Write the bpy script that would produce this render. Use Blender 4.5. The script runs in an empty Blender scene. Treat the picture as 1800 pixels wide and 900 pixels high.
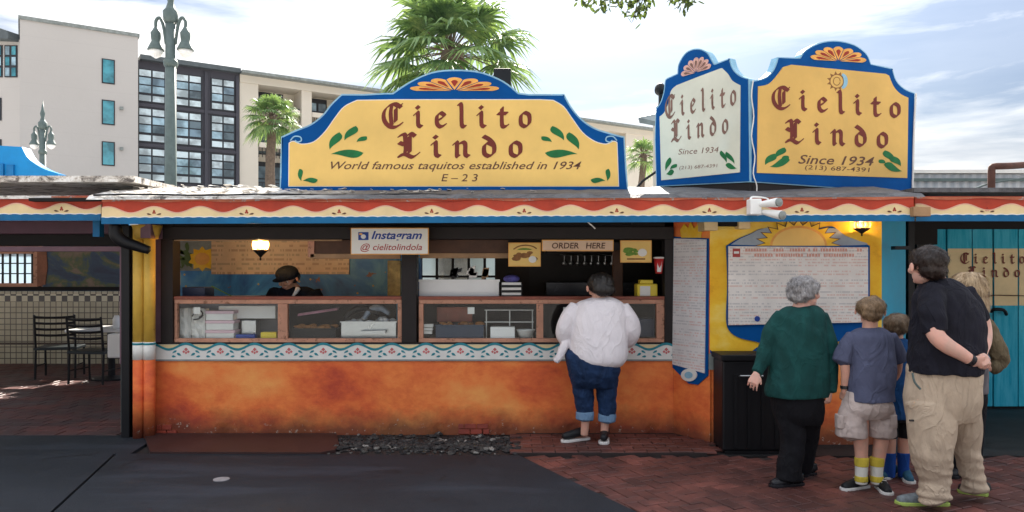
import bpy, bmesh, math, random
from mathutils import Vector, Matrix, noise as mnoise
from mathutils.geometry import tessellate_polygon, convex_hull_2d
R = math.radians
random.seed(7)
SC = bpy.context.scene
COL = SC.collection
# ------------------------------------------------------------------ camera, sky, sun
F, CX, HY, H = 1312.5, 900.0, 473.0, 1.667        # focal length in photo pixels, principal column, horizon row, eye height (m)
cd = bpy.data.cameras.new('camera'); cam = bpy.data.objects.new('camera', cd); COL.objects.link(cam)
cam.location = (0, 0, H); cam.rotation_euler = (R(90), 0, 0)
cd.sensor_width = 36; cd.lens = 36 * F / 1800; cd.shift_y = (HY - 450) / 1800
cd.clip_start = 0.05; cd.clip_end = 3000
SC.camera = cam
SUN_EL, SUN_AZ = 34, 5                             # degrees; azimuth from +Y towards +X (behind the stand)
w = bpy.data.worlds.new('World'); SC.world = w; w.use_nodes = True
nt = w.node_tree; nt.nodes.clear()
def wn(t, **k):
    n = nt.nodes.new(t)
    for a, b in k.items(): setattr(n, a, b)
    return n
wo = wn('ShaderNodeOutputWorld'); bg = wn('ShaderNodeBackground'); bg.inputs[1].default_value = 0.1
sky = wn('ShaderNodeTexSky'); sky.sky_type = 'NISHITA'; sky.sun_disc = False
sky.sun_elevation = R(SUN_EL); sky.sun_rotation = R(SUN_AZ); sky.dust_density = 2.0
tc = wn('ShaderNodeTexCoord'); mp = wn('ShaderNodeMapping')
mp.inputs['Rotation'].default_value = (0, R(-14), R(20)); mp.inputs['Scale'].default_value = (1.3, 1.3, 6.5)
nz = wn('ShaderNodeTexNoise'); nz.inputs['Scale'].default_value = 2.1; nz.inputs['Detail'].default_value = 9; nz.inputs['Roughness'].default_value = .58; nz.inputs['Distortion'].default_value = .5
cr = wn('ShaderNodeValToRGB'); cr.color_ramp.elements[0].position = .42; cr.color_ramp.elements[1].position = .60
cr.color_ramp.elements[0].color = (.16, .16, .16, 1)
nz2 = wn('ShaderNodeTexNoise'); nz2.inputs['Scale'].default_value = 3.4; nz2.inputs['Detail'].default_value = 8
cc = wn('ShaderNodeValToRGB'); cc.color_ramp.elements[0].position = .38; cc.color_ramp.elements[1].position = .62
cc.color_ramp.elements[0].color = (2.75, 2.9, 3.1, 1); cc.color_ramp.elements[1].color = (4.6, 4.58, 4.5, 1)
mx = wn('ShaderNodeMixRGB')
L = nt.links.new
L(tc.outputs['Generated'], mp.inputs[0]); L(mp.outputs[0], nz.inputs['Vector']); L(mp.outputs[0], nz2.inputs['Vector'])
L(nz.outputs[0], cr.inputs[0]); L(nz2.outputs[0], cc.inputs[0]); L(cr.outputs[0], mx.inputs[0]); sm = wn('ShaderNodeMixRGB', blend_type='MULTIPLY'); sm.inputs[0].default_value = 1; sm.inputs[2].default_value = (.13, .17, .23, 1); L(sky.outputs[0], sm.inputs[1]); L(sm.outputs[0], mx.inputs[1]); L(cc.outputs[0], mx.inputs[2])
sz = wn('ShaderNodeSeparateXYZ'); L(tc.outputs['Generated'], sz.inputs[0])       # overcast sky brightens evenly from horizon to zenith
ma = wn('ShaderNodeMath', operation='MULTIPLY_ADD'); ma.inputs[1].default_value = 2.2; ma.inputs[2].default_value = .80; ma.use_clamp = False; L(sz.outputs[2], ma.inputs[0])
mm = wn('ShaderNodeMath', operation='MAXIMUM'); mm.inputs[1].default_value = .80; L(ma.outputs[0], mm.inputs[0])
mv = wn('ShaderNodeMixRGB', blend_type='MULTIPLY'); mv.inputs[0].default_value = 1; L(mx.outputs[0], mv.inputs[1]); L(mm.outputs[0], mv.inputs[2])
L(mv.outputs[0], bg.inputs[0]); L(bg.outputs[0], wo.inputs[0])
sd = bpy.data.lights.new('sun', 'SUN'); sd.energy = 4.9; sd.angle = R(.6); sd.color = (1, .93, .82)
sun = bpy.data.objects.new('sun', sd); COL.objects.link(sun)
sdir = Vector((-math.sin(R(SUN_AZ)) * math.cos(R(SUN_EL)), -math.cos(R(SUN_AZ)) * math.cos(R(SUN_EL)), -math.sin(R(SUN_EL))))
sun.rotation_euler = sdir.to_track_quat('-Z', 'Y').to_euler(); sun.location = (5, 20, 20)
SC.view_settings.view_transform = 'Standard'; SC.view_settings.look = 'None'
SC.view_settings.exposure = 1.45; SC.view_settings.gamma = 1

# ------------------------------------------------------------------ helpers
def P(px, py, Y): return Vector(((px - CX) / F * Y, Y, H - (py - HY) / F * Y))
def XX(px, Y): return (px - CX) / F * Y
def ZZ(py, Y): return H - (py - HY) / F * Y
WP = {}
class Plane:                                       # a vertical plane through two ground points; maps photo pixels to metres on it
    def __init__(s, a, b):
        s.a = Vector((a[0], a[1])); d = Vector((b[0], b[1])) - s.a; s.len = d.length; s.d = d.normalized()
        s.n = Vector((s.d.y, -s.d.x))              # towards the camera for left-to-right planes
    def px(s, x, y):
        u = (x - CX) / F                            # X = u*Y
        # a + t d : ax + t dx = u (ay + t dy)
        t = (u * s.a.y - s.a.x) / (s.d.x - u * s.d.y)
        Y = s.a.y + t * s.d.y
        return (t, H - (y - HY) / F * Y)
    def pt(s, t, z, o=0): 
        q = s.a + s.d * t + s.n * o
        return Vector((q.x, q.y, z))
    def pts(s, l): return [s.px(x, y) for x, y in l]
def FP(Y): return Plane((-30, Y), (30, Y))
class MB:
    def __init__(s): s.v = []; s.f = []
    def add(s, vs, fs):
        o = len(s.v); s.v += [Vector(q) for q in vs]; s.f += [tuple(i + o for i in f) for f in fs]; return s
    def box(s, x0, x1, y0, y1, z0, z1):
        v = [(x0,y0,z0),(x1,y0,z0),(x1,y1,z0),(x0,y1,z0),(x0,y0,z1),(x1,y0,z1),(x1,y1,z1),(x0,y1,z1)]
        return s.add(v, [(0,3,2,1),(4,5,6,7),(0,1,5,4),(1,2,6,5),(2,3,7,6),(3,0,4,7)])
    def obox(s, c, ax, ay, az):                    # oriented box: centre and three half-axis vectors
        c, ax, ay, az = Vector(c), Vector(ax), Vector(ay), Vector(az)
        v = [c + i*ax + j*ay + k*az for k in (-1,1) for i, j in ((-1,-1),(1,-1),(1,1),(-1,1))]
        return s.add(v, [(0,3,2,1),(4,5,6,7),(0,1,5,4),(1,2,6,5),(2,3,7,6),(3,0,4,7)])
    def prism(s, pl, pts, o0, o1):                 # polygon (t, z) on a plane, between offsets o0 (back) and o1 (front)
        n = len(pts)
        area = sum(pts[i][0]*pts[(i+1)%n][1]-pts[(i+1)%n][0]*pts[i][1] for i in range(n))
        if area < 0: pts = pts[::-1]
        tri = tessellate_polygon([[Vector((a, b, 0)) for a, b in pts]])
        fr = [pl.pt(a, b, o1) for a, b in pts]; bk = [pl.pt(a, b, o0) for a, b in pts]
        fs = []
        for t in tri:
            a, b, c = [pts[i] for i in t]
            ar = (b[0]-a[0])*(c[1]-a[1])-(c[0]-a[0])*(b[1]-a[1])
            t = t if ar > 0 else t[::-1]
            fs.append(tuple(t)); 
            if abs(o1-o0) > 1e-6: fs.append(tuple(i + n for i in t[::-1]))
        if abs(o1-o0) > 1e-6:
            for i in range(n):
                j = (i+1) % n; fs.append((i, i+n, j+n, j))
            return s.add(fr + bk, fs)
        return s.add(fr, fs)
    def rect(s, pl, x0, y0, x1, y1, o0, o1):       # pixel rectangle on a plane
        return s.prism(pl, [pl.px(x0, y1), pl.px(x1, y1), pl.px(x1, y0), pl.px(x0, y0)], o0, o1)
    def tube(s, pts, rs, seg=12, sy=1.0, sub=0):
        pts = [Vector(p) for p in pts]
        if not hasattr(rs, '__len__'): rs = [rs]*len(pts)
        if sub: pts, rs = catmull(pts, rs, sub)
        n = len(pts); vs = []; up = None
        for i, p in enumerate(pts):
            t = (pts[min(i+1, n-1)] - pts[max(i-1, 0)]).normalized()
            if up is None:
                up = Vector((0,0,1)) if abs(t.z) < .9 else Vector((0,1,0))
            a = t.cross(up).normalized(); b = a.cross(t).normalized(); up = b
            for k in range(seg):
                q = 2*math.pi*k/seg; o = (a*math.cos(q) + b*math.sin(q)) * rs[i]; o.y *= sy
                vs.append(p + o)
        fs = [(i*seg+k, i*seg+(k+1)%seg, (i+1)*seg+(k+1)%seg, (i+1)*seg+k) for i in range(n-1) for k in range(seg)]
        vs += [pts[0] - (pts[1]-pts[0]).normalized()*rs[0]*.4, pts[-1] + (pts[-1]-pts[-2]).normalized()*rs[-1]*.4]
        a, b = n*seg, n*seg+1
        fs += [(a, (k+1)%seg, k) for k in range(seg)] + [(b, (n-1)*seg+k, (n-1)*seg+(k+1)%seg) for k in range(seg)]
        return s.add(vs, fs)
    def loft(s, secs, seg=28, sub=5, e=2.3):       # horizontal ellipses: (centre, half width, half depth, roll)
        cs = [Vector(a[0]) for a in secs]; h = [(a[1], a[2], a[3] if len(a) > 3 else 0) for a in secs]
        C2, H2 = catmull(cs, h, sub) if sub else (cs, h)
        vs = []
        for c, (hw, hd, ro) in zip(C2, H2):
            for k in range(seg):
                q = 2*math.pi*k/seg; cq, sq = math.cos(q), math.sin(q)
                x = math.copysign(abs(cq)**(2/e), cq)*hw; y = math.copysign(abs(sq)**(2/e), sq)*hd
                vs.append(c + Vector((x*math.cos(ro)-y*math.sin(ro), x*math.sin(ro)+y*math.cos(ro), 0)))
        n = len(C2)
        fs = [(i*seg+k, i*seg+(k+1)%seg, (i+1)*seg+(k+1)%seg, (i+1)*seg+k) for i in range(n-1) for k in range(seg)]
        vs += [C2[0], C2[-1]]; a, b = n*seg, n*seg+1
        fs += [(a, (k+1)%seg, k) for k in range(seg)] + [(b, (n-1)*seg+k, (n-1)*seg+(k+1)%seg) for k in range(seg)]
        return s.add(vs, fs)
    def lathe(s, c, prof, seg=20, ax=None):        # profile (r, z) around a vertical axis
        c = Vector(c); n = len(prof)
        vs = [c + Vector((r*math.cos(2*math.pi*k/seg), r*math.sin(2*math.pi*k/seg), z)) for r, z in prof for k in range(seg)]
        fs = [(i*seg+k, i*seg+(k+1)%seg, (i+1)*seg+(k+1)%seg, (i+1)*seg+k) for i in range(n-1) for k in range(seg)]
        vs += [c + Vector((0,0,prof[0][1])), c + Vector((0,0,prof[-1][1]))]; a, b = n*seg, n*seg+1
        fs += [(a, (k+1)%seg, k) for k in range(seg)] + [(b, (n-1)*seg+k, (n-1)*seg+(k+1)%seg) for k in range(seg)]
        return s.add(vs, fs)
    def ell(s, c, rx, ry, rz, M=None, seg=20, rings=12):
        c = Vector(c); vs = []
        for i in range(rings+1):
            th = math.pi*i/rings
            for k in range(seg):
                q = 2*math.pi*k/seg
                o = Vector((rx*math.sin(th)*math.cos(q), ry*math.sin(th)*math.sin(q), -rz*math.cos(th)))
                vs.append(c + ((M @ o) if M else o))
        fs = [(i*seg+k, i*seg+(k+1)%seg, (i+1)*seg+(k+1)%seg, (i+1)*seg+k) for i in range(rings) for k in range(seg)]
        return s.add(vs, fs)
    def mesh(s, name):
        me = bpy.data.meshes.new(name); me.from_pydata([tuple(v) for v in s.v], [], s.f); me.update(); return me
    def build(s, name, mat, parent=None, smooth=False, bevel=0, base=False):
        xs = [v.x for v in s.v]; ys = [v.y for v in s.v]; zs = [v.z for v in s.v]
        c = Vector(((min(xs)+max(xs))/2, (min(ys)+max(ys))/2, min(zs)))
        me = bpy.data.meshes.new(name); me.from_pydata([tuple(v - c) for v in s.v], [], s.f); me.update()
        return link(name, me, mat, parent, c, smooth, bevel)
def link(name, me, mat, parent, c, smooth=False, bevel=0):
    if mat and not me.materials: me.materials.append(mat)
    if smooth: me.polygons.foreach_set('use_smooth', [True]*len(me.polygons))
    o = bpy.data.objects.new(name, me); COL.objects.link(o)
    WP[o.name] = Vector(c)
    if parent: o.parent = parent; o.location = Vector(c) - WP[parent.name]
    else: o.location = c
    if bevel:
        b = o.modifiers.new('bevel', 'BEVEL'); b.width = bevel; b.segments = 2; b.limit_method = 'ANGLE'; b.angle_limit = R(40)
    return o
def catmull(ps, rs, sub):
    op, orr = [], []; n = len(ps)
    def cm(a, b, c, d, t): return .5*((2*b) + (c-a)*t + (2*a-5*b+4*c-d)*t*t + (3*b-a-3*c+d)*t*t*t)
    for i in range(n-1):
        a, b, c, d = ps[max(i-1,0)], ps[i], ps[i+1], ps[min(i+2,n-1)]
        ra, rb, rc, rd = rs[max(i-1,0)], rs[i], rs[i+1], rs[min(i+2,n-1)]
        for k in range(sub):
            t = k/sub; op.append(cm(a,b,c,d,t))
            if hasattr(ra, '__len__'): orr.append(tuple(cm(ra[j],rb[j],rc[j],rd[j],t) for j in range(len(ra))))
            else: orr.append(max(1e-4, cm(ra,rb,rc,rd,t)))
    op.append(ps[-1]); orr.append(rs[-1]); return op, orr
def thing(name, label, cat, loc, group=None):
    o = bpy.data.objects.new(name, None); COL.objects.link(o); o.location = loc; o.empty_display_size = .1
    WP[o.name] = Vector(loc); return tag(o, label, cat, group)
def tag(o, label, cat, group=None):
    o['label'] = label; o['category'] = cat
    if group: o['group'] = group
    return o
def struct(o): o['kind'] = 'structure'; return o
def stuff(o): o['kind'] = 'stuff'; return o
def dup(root, loc, label, rot=0, scale=1):
    def cp(o, par):
        c = o.copy(); COL.objects.link(c)
        if par: c.parent = par
        for ch in o.children: cp(ch, c)
        return c
    r = cp(root, None); r.location = loc; r.rotation_euler = (0,0,rot); r.scale = (scale,)*3; r['label'] = label
    WP[r.name] = Vector(loc); return r

# ------------------------------------------------------------------ materials
class N:
    def __init__(s, name):
        s.m = bpy.data.materials.new(name); s.m.use_nodes = True; s.t = s.m.node_tree; s.t.nodes.clear()
        s.out = s.t.nodes.new('ShaderNodeOutputMaterial')
    def n(s, t, ins=None, **k):
        q = s.t.nodes.new('ShaderNode' + t)
        for a, b in k.items(): setattr(q, a, b)
        for a, b in (ins or {}).items(): s.set(q.inputs[a], b)
        return q
    def set(s, sock, v):
        if isinstance(v, bpy.types.NodeSocket): s.t.links.new(v, sock)
        elif isinstance(v, bpy.types.Node): s.t.links.new(v.outputs[0], sock)
        else:
            if hasattr(sock.default_value, '__len__') and not hasattr(v, '__len__'): v = (v,)*len(sock.default_value)
            if hasattr(v, '__len__') and len(sock.default_value) == 4 and len(v) == 3: v = (*v, 1)
            sock.default_value = v
    def math(s, op, a, b=0, c=0): 
        q = s.n('Math', operation=op); s.set(q.inputs[0], a); s.set(q.inputs[1], b); s.set(q.inputs[2], c); return q
    def mix(s, f, a, b, mode='MIX'):
        q = s.n('MixRGB', blend_type=mode); s.set(q.inputs[0], f); s.set(q.inputs[1], a); s.set(q.inputs[2], b); return q
    def pos(s, scale=(1,1,1), rot=(0,0,0), obj=False):
        g = s.n('TexCoord').outputs['Object'] if obj else s.n('NewGeometry').outputs['Position']
        return s.n('Mapping', {0: g, 'Scale': scale, 'Rotation': rot})
    def noise(s, v, sc, det=4, ro=.55, dist=0): return s.n('TexNoise', {'Vector': v, 'Scale': sc, 'Detail': det, 'Roughness': ro, 'Distortion': dist})
    def ramp(s, f, *st):
        q = s.n('ValToRGB', {0: f}); e = q.color_ramp.elements
        while len(e) < len(st): e.new(.5)
        for i, (p, c) in enumerate(st): 
            e[i].position = p; e[i].color = (c, c, c, 1) if not hasattr(c, '__len__') else (*c, 1)
        return q
    def bsdf(s, col, rough=.6, bump=None, bstr=.3, bdist=.01, **k):
        b = s.n('BsdfPrincipled'); s.set(b.inputs['Base Color'], col); s.set(b.inputs['Roughness'], rough)
        for a, v in k.items(): s.set(b.inputs[a.replace('_', ' ')], v)
        if bump is not None: s.set(b.inputs['Normal'], s.n('Bump', {'Strength': bstr, 'Distance': bdist, 'Height': bump}))
        s.t.links.new(b.outputs[0], s.out.inputs[0]); s.b = b; return s.m
MC = {}
def sc3(c, k): return tuple(min(1, x*k) for x in c)
def paint(name, c, rough=.55, var=.25, scale=3, bump=.25, wear=None, wearc=(.2,.15,.1), obj=False, spec=.3, **k):
    """plain material: colour with large and fine variation, fine relief, optional chipped wear"""
    if name in MC: return MC[name]
    s = N(name); p = s.pos(obj=obj)
    n1 = s.noise(p, scale, 6, .6); n2 = s.noise(p, scale*14, 3)
    f = s.ramp(n1, (.3, 0.0), (.7, 1.0)); col = s.mix(f, sc3(c, 1-var), sc3(c, 1+var*.5))
    col = s.mix(s.math('MULTIPLY', n2, .35), col, sc3(c, 1-var*.9))
    if wear:
        wn_ = s.ramp(s.noise(p, wear[0], 9, .72), (wear[1], 0.0), (wear[1]+.04, 1.0)); col = s.mix(wn_, col, wearc)
    h = s.math('ADD', s.math('MULTIPLY', n1, .6), s.math('MULTIPLY', n2, .4))
    ro = s.math('ADD', rough-.08, s.math('MULTIPLY', n1, .16))
    MC[name] = s.bsdf(col, ro, h, bump, .006, Specular_IOR_Level=spec, **k); return MC[name]
def glass(name, tint=(.9,.95,.95), refl=1.0, dark=0.0):
    s = N(name); tr = s.n('BsdfTransparent', {0: tint}); gl = s.n('BsdfGlossy', {'Roughness': .03, 'Color': (1,1,1)})
    fr = s.n('Fresnel', {0: 1.5}); f = s.math('MULTIPLY', s.math('MULTIPLY', fr, refl), s.math('SUBTRACT', 1, s.n('NewGeometry').outputs['Backfacing']))
    bump = s.n('Bump', {'Strength': .05, 'Distance': .02, 'Height': s.noise(s.pos(), 3, 2)}); s.set(gl.inputs['Normal'], bump)
    m = s.n('MixShader', {0: f, 1: tr.outputs[0], 2: gl.outputs[0]}); s.t.links.new(m.outputs[0], s.out.inputs[0]); MC[name] = s.m; return s.m
def windowglass(name, c, rough=.06):
    s = N(name); p = s.pos(); n1 = s.noise(p, .9, 3)
    col = s.mix(s.ramp(n1, (.4, 0.), (.6, 1.)), sc3(c, .6), sc3(c, 1.3))
    return s.bsdf(col, rough, n1, .05, .05, Specular_IOR_Level=.9)
def printed(name, base, R_, C_, inks=((.45,.12,.08),(.25,.22,.22)), dens=.62, strength=.75):
    """lines of small illegible print on a board (object coordinates, x and z)"""
    s = N(name); o = s.n('TexCoord').outputs['Object']; sp = s.n('SeparateXYZ', {0: o}); x, z = sp.outputs[0], sp.outputs[2]
    zr = s.math('MULTIPLY', z, R_); row = s.math('FLOOR', zr); fr = s.math('FRACT', zr)
    m1 = s.math('LESS_THAN', fr, .5)
    def wn2(f, off):
        c = s.n('CombineXYZ', {0: s.math('FLOOR', s.math('MULTIPLY', x, f)), 1: row, 2: off}); return s.n('TexWhiteNoise', {'Vector': c}, noise_dimensions='3D').outputs['Value']
    m2 = s.math('LESS_THAN', wn2(C_/5, 1.3), dens); m3 = s.math('LESS_THAN', wn2(C_, 4.1), .72)
    rn = s.n('TexWhiteNoise', {'Vector': s.n('CombineXYZ', {0: 0, 1: row, 2: 7.7})}, noise_dimensions='3D').outputs['Value']
    rowon = s.math('LESS_THAN', rn, .86)
    f = s.math('MULTIPLY', s.math('MULTIPLY', m1, m2), s.math('MULTIPLY', m3, s.math('MULTIPLY', rowon, strength)))
    ink = s.mix(s.math('LESS_THAN', wn2(.01, rn), .5), *inks)
    blot = s.noise(s.pos(), 6, 5); bcol = s.mix(s.ramp(blot, (.35, 0.), (.7, 1.)), sc3(base, .86), base)
    MC[name] = s.bsdf(s.mix(f, bcol, ink), .42, blot, .08); return MC[name]

def stucco(name, cs, dirt=True, z0=.03):
    s = N(name); p = s.pos((1, 1, 1.5)); n1 = s.noise(p, 1.3, 7, .58, .35); n2 = s.noise(p, 7, 8, .68, .2); n3 = s.noise(p, 70, 4, .7)
    f = s.math('ADD', s.math('MULTIPLY', n1, .72), s.math('MULTIPLY', n2, .28))
    col = s.ramp(f, (.32, cs[0]), (.42, cs[1]), (.53, cs[2]), (.68, cs[3]))
    blots = s.ramp(s.noise(s.pos((1,1,1.2)), 2.3, 7, .6, .9), (.60, 0.), (.76, .22)); col = s.mix(blots, col, sc3(cs[0], .9))
    h = s.math('ADD', s.math('MULTIPLY', n2, .6), s.math('MULTIPLY', n3, .4))
    if dirt:
        z = s.n('SeparateXYZ', {0: s.n('NewGeometry').outputs['Position']}).outputs[2]
        zz = s.math('ADD', z, s.math('MULTIPLY', s.math('SUBTRACT', s.noise(s.pos(), 3.2, 8, .7), .5), .38))
        d = s.ramp(zz, (z0+.02, 1.), (z0+.26, 0.)); col = s.mix(s.math('MULTIPLY', d, .8), col, (.07, .03, .025))
        chip = s.ramp(s.noise(s.pos(), 16, 6, .7), (.60, 0.), (.64, 1.)); lo = s.ramp(zz, (z0+.05, 1.), (z0+.12, 0.))
        col = s.mix(s.math('MULTIPLY', chip, lo), col, (.42, .34, .28))
    MC[name] = s.bsdf(col, .62, h, .5, .012, Specular_IOR_Level=.25); return MC[name]

M = MC
stucco('orange stucco', ((.50,.072,.035), (.72,.135,.042), (.86,.23,.06), (.90,.36,.10)))
stucco('yellow stucco', ((.58,.26,.015), (.82,.43,.02), (.88,.54,.04), (.90,.68,.18)), dirt=False)
paint('sign blue', (.001,.078,.29), .6, .2, 2.5, .15, spec=.1)
paint('sign edge', (.28,.52,.68), .5, .25, 6, .2, wear=(14,.62), wearc=(.6,.62,.6))
paint('sign yellow', (.86,.57,.17), .5, .16, 1.6, .2, wear=(13,.70), wearc=(.80,.62,.34))
paint('sign yellow deep', (.76,.47,.13), .45, .18, 1.6, .2, wear=(13,.70), wearc=(.72,.54,.26))
paint('sign cream glare', (.72,.72,.60), .16, .18, 1.2, .06, Coat_Weight=.6, Coat_Roughness=.08)  # yellow panel paled to cream: sky glare put into the colour
paint('lettering maroon', (.17,.025,.015), .5, .2, 9, .1)
paint('lettering maroon glare', (.24,.13,.10), .4, .3, 9, .1)  # maroon letters washed out, sky glare put into their colour
paint('leaf green paint', (.008,.16,.045), .5, .3, 12, .1)
paint('petal orange', (.86,.42,.10), .5, .2, 12, .1)
paint('petal red', (.33,.03,.015), .5, .2, 12, .1)
paint('petal pink', (.72,.42,.35), .5, .2, 12, .1)
paint('fascia red', (.46,.050,.022), .55, .3, 5, .3, wear=(9,.66), wearc=(.55,.2,.1))
paint('fascia cream', (.80,.62,.34), .5, .14, 5, .2, wear=(22,.70), wearc=(.4,.28,.18))
paint('fascia blue', (.005,.13,.30), .5, .25, 6, .2, spec=.25)
paint('white paint', (.78,.76,.72), .5, .12, 5, .15)
paint('pink trim', (.58,.29,.19), .55, .3, 6, .3, wear=(16,.56), wearc=(.26,.12,.07))
paint('rail wood red', (.28,.075,.045), .4, .3, 8, .2, wear=(12,.64), wearc=(.5,.3,.2))
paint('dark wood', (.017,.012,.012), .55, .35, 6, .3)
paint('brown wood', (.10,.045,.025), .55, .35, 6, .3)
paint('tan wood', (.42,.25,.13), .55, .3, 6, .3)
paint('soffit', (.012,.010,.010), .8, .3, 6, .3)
paint('teal paint', (.02,.24,.30), .5, .2, 9, .1)
paint('turquoise paint', (.035,.32,.40), .5, .22, 4, .3, wear=(7,.68), wearc=(.06,.16,.18))
paint('turquoise wall', (.003,.30,.48), .5, .15, 3, .2, spec=.25)
paint('black metal', (.006,.006,.008), .5, .3, 8, .15)
paint('iron green', (.11,.15,.145), .5, .25, 8, .2)
paint('purple wood', (.085,.035,.055), .5, .25, 5, .2)
paint('mauve wood', (.20,.11,.14), .5, .25, 5, .2)
paint('yellow post', (.74,.46,.08), .45, .2, 6, .25, wear=(16,.66), wearc=(.38,.16,.06))
paint('rust pipe', (.12,.05,.035), .7, .4, 8, .3)
paint('parchment', (.55,.40,.24), .6, .15, 4, .1)
paint('plastic white', (.86,.86,.84), .35, .06, 5, .05)
paint('plastic yellow', (.80,.60,.05), .35, .1, 5, .05)
paint('plastic red', (.55,.03,.03), .35, .1, 5, .05)
paint('plastic black', (.007,.007,.009), .45, .1, 5, .05)
paint('cardboard pink', (.72,.50,.55), .6, .1, 6, .1)
paint('ink blue', (.02,.06,.30), .5, .1, 6, .05)
paint('ink red', (.42,.06,.05), .5, .1, 6, .05)
paint('ink brown', (.12,.05,.03), .5, .1, 6, .05)
paint('steel', (.42,.43,.44), .3, .2, 8, .1, Metallic=.9)
paint('food brown', (.30,.13,.04), .6, .4, 30, .4)
paint('food green', (.16,.30,.04), .6, .4, 30, .4)
paint('mural blue', (.012,.045,.14), .5, .5, 2.5, .1)
paint('mural grey', (.27,.30,.29), .5, .4, 4, .1)
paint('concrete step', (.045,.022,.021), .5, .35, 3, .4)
glass('thin glass', (.96,.98,.98), .45)
# ------------------------------------------------------------------ ground
def G(px, py): 
    Y = F*H/(py-HY); return Vector((XX(px, Y), Y, 0))
def sheet(name, pts, z, mat, thick=.01):
    m = MB(); n = len(pts); tri = tessellate_polygon([[Vector((p[0], p[1], 0)) for p in pts]])
    top = [(p[0], p[1], z) for p in pts]; bot = [(p[0], p[1], z-thick) for p in pts]; fs = []
    for t in tri:
        a, b, c = [pts[i] for i in t]; ar = (b[0]-a[0])*(c[1]-a[1])-(c[0]-a[0])*(b[1]-a[1])
        fs.append(tuple(t) if ar > 0 else tuple(t[::-1]))
    fs += [(i, i+n, (i+1) % n + n, (i+1) % n) for i in range(n)]
    m.add(top+bot, fs); return m.build(name, mat)
def asphalt(name, c, c2, sc=1.2):
    s = N(name); p = s.pos(); n1 = s.noise(p, sc, 8, .65); n2 = s.noise(p, 90, 3, .7); n3 = s.noise(p, 14, 5, .7)
    col = s.mix(s.ramp(n1, (.32, 0.), (.68, 1.)), c, c2); col = s.mix(s.ramp(n2, (.58, 0.), (.72, .5)), col, sc3(c2, 2.6))
    col = s.mix(s.ramp(n3, (.62, 0.), (.72, .45)), col, sc3(c, .5))
    ck = s.n('TexVoronoi', {'Vector': s.n('VectorMath', {0: p, 1: s.n('VectorMath', {0: s.noise(p, 3, 5).outputs['Color'], 1: (.5,.5,.5)}, operation='MULTIPLY')}), 'Scale': .75}, feature='DISTANCE_TO_EDGE').outputs['Distance']
    ckf = s.math('MULTIPLY', s.ramp(ck, (.004, 1.), (.011, 0.)), s.ramp(s.noise(p, .8, 3), (.5, 0.), (.56, 1.))); col = s.mix(ckf, col, (.002,.002,.003))
    gum = s.ramp(s.n('TexVoronoi', {'Vector': p, 'Scale': 3.1}).outputs['Distance'], (.035, 1.), (.05, 0.)); col = s.mix(s.math('MULTIPLY', gum, .5), col, sc3(c2, 3.))
    st_ = s.ramp(s.noise(s.pos((.5,2,1)), 1.1, 5, .6), (.52, 0.), (.64, .7)); col = s.mix(st_, col, sc3(c2, 1.7))
    m = s.bsdf(col, s.math('ADD', .48, s.math('MULTIPLY', n1, .3)), s.math('ADD', n2, s.math('MULTIPLY', n3, .6)), .7, .006, Specular_IOR_Level=.3); MC[name] = m; return m
asphalt('asphalt', (.008,.011,.016), (.017,.021,.029))
asphalt('asphalt dark', (.012,.012,.014), (.022,.02,.02))
asphalt('plaza ground', (.44,.41,.38), (.54,.50,.46), .2)
struct(sheet('ground', [(-600,-600),(600,-600),(600,900),(-600,900)], -.03, M['plaza ground']))
def ext(a, b, Y): 
    d = b-a; return a + d*((Y-a.y)/d.y)
struct(sheet('ground_bed', [(-14,2.5),(10,2.5),(10,14),(-14,14)], -.022, M['asphalt dark'], .006))
ja, jb = G(203, 800), G(95, 900); ba, bb = G(912, 803), G(1112, 900)
jn, bn = ext(ja, jb, 2.6), ext(ba, bb, 2.6)
g = Vector((.012, 0, 0))
struct(sheet('sidewalk', [ja+g*1.0, ba, bb, bn, jn+g], .014, M['asphalt'], .03))
kl = G(0, 795); kl = Vector((-9, ja.y, 0))
struct(sheet('sidewalk', [kl, Vector((ja.x-.012, ja.y, 0)), jn-g, Vector((-9, 2.6, 0))], .014, M['asphalt'], .03))
struct(sheet('sidewalk', [(-9, ja.y+.03), (ja.x+.12, ja.y+.03), (ja.x+.02, 7.48), (-9, 7.48)], .006, M['asphalt'], .03))
# step slabs along the wall
sl = [(XX(258,6.62), 6.68), (XX(560,6.6), 6.66), (XX(588,6.75), 6.76), (XX(596,6.95), 6.95), (XX(590,7.4), 7.44), (XX(250,7.4), 7.44)]
struct(sheet('step_slab', sl, .032, M['concrete step'], .05))

# bricks
def brickmat(name, base, dark, mort=False):
    s = N(name); oi = s.n('ObjectInfo').outputs['Random']; p = s.pos(); n1 = s.noise(p, 2.2, 6, .6); n2 = s.noise(p, 45, 4, .7)
    cell = s.n('TexVoronoi', {'Vector': p, 'Scale': 5.5}).outputs['Color']; cv = s.n('SeparateXYZ', {0: cell}).outputs[0]
    col = s.ramp(s.math('ADD', s.math('MULTIPLY', oi, .6), s.math('MULTIPLY', cv, .4)), (.1, sc3(base, .62)), (.5, base), (.9, sc3(base, 1.45)))
    col = s.mix(s.ramp(n1, (.38, .75), (.62, .0)), col, dark); col = s.mix(s.ramp(n2, (.55, 0.), (.75, .5)), col, sc3(base, .4))
    m = s.bsdf(col, s.math('ADD', .36, s.math('MULTIPLY', n1, .35)), n2, .5, .004); MC[name] = m; return m
brickmat('paving brick', (.13,.042,.033), (.035,.017,.017)); brickmat('floor brick', (.12,.035,.028), (.035,.018,.02))
paint('mortar', (.035,.025,.024), .8, .3, 8, .4)
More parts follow.
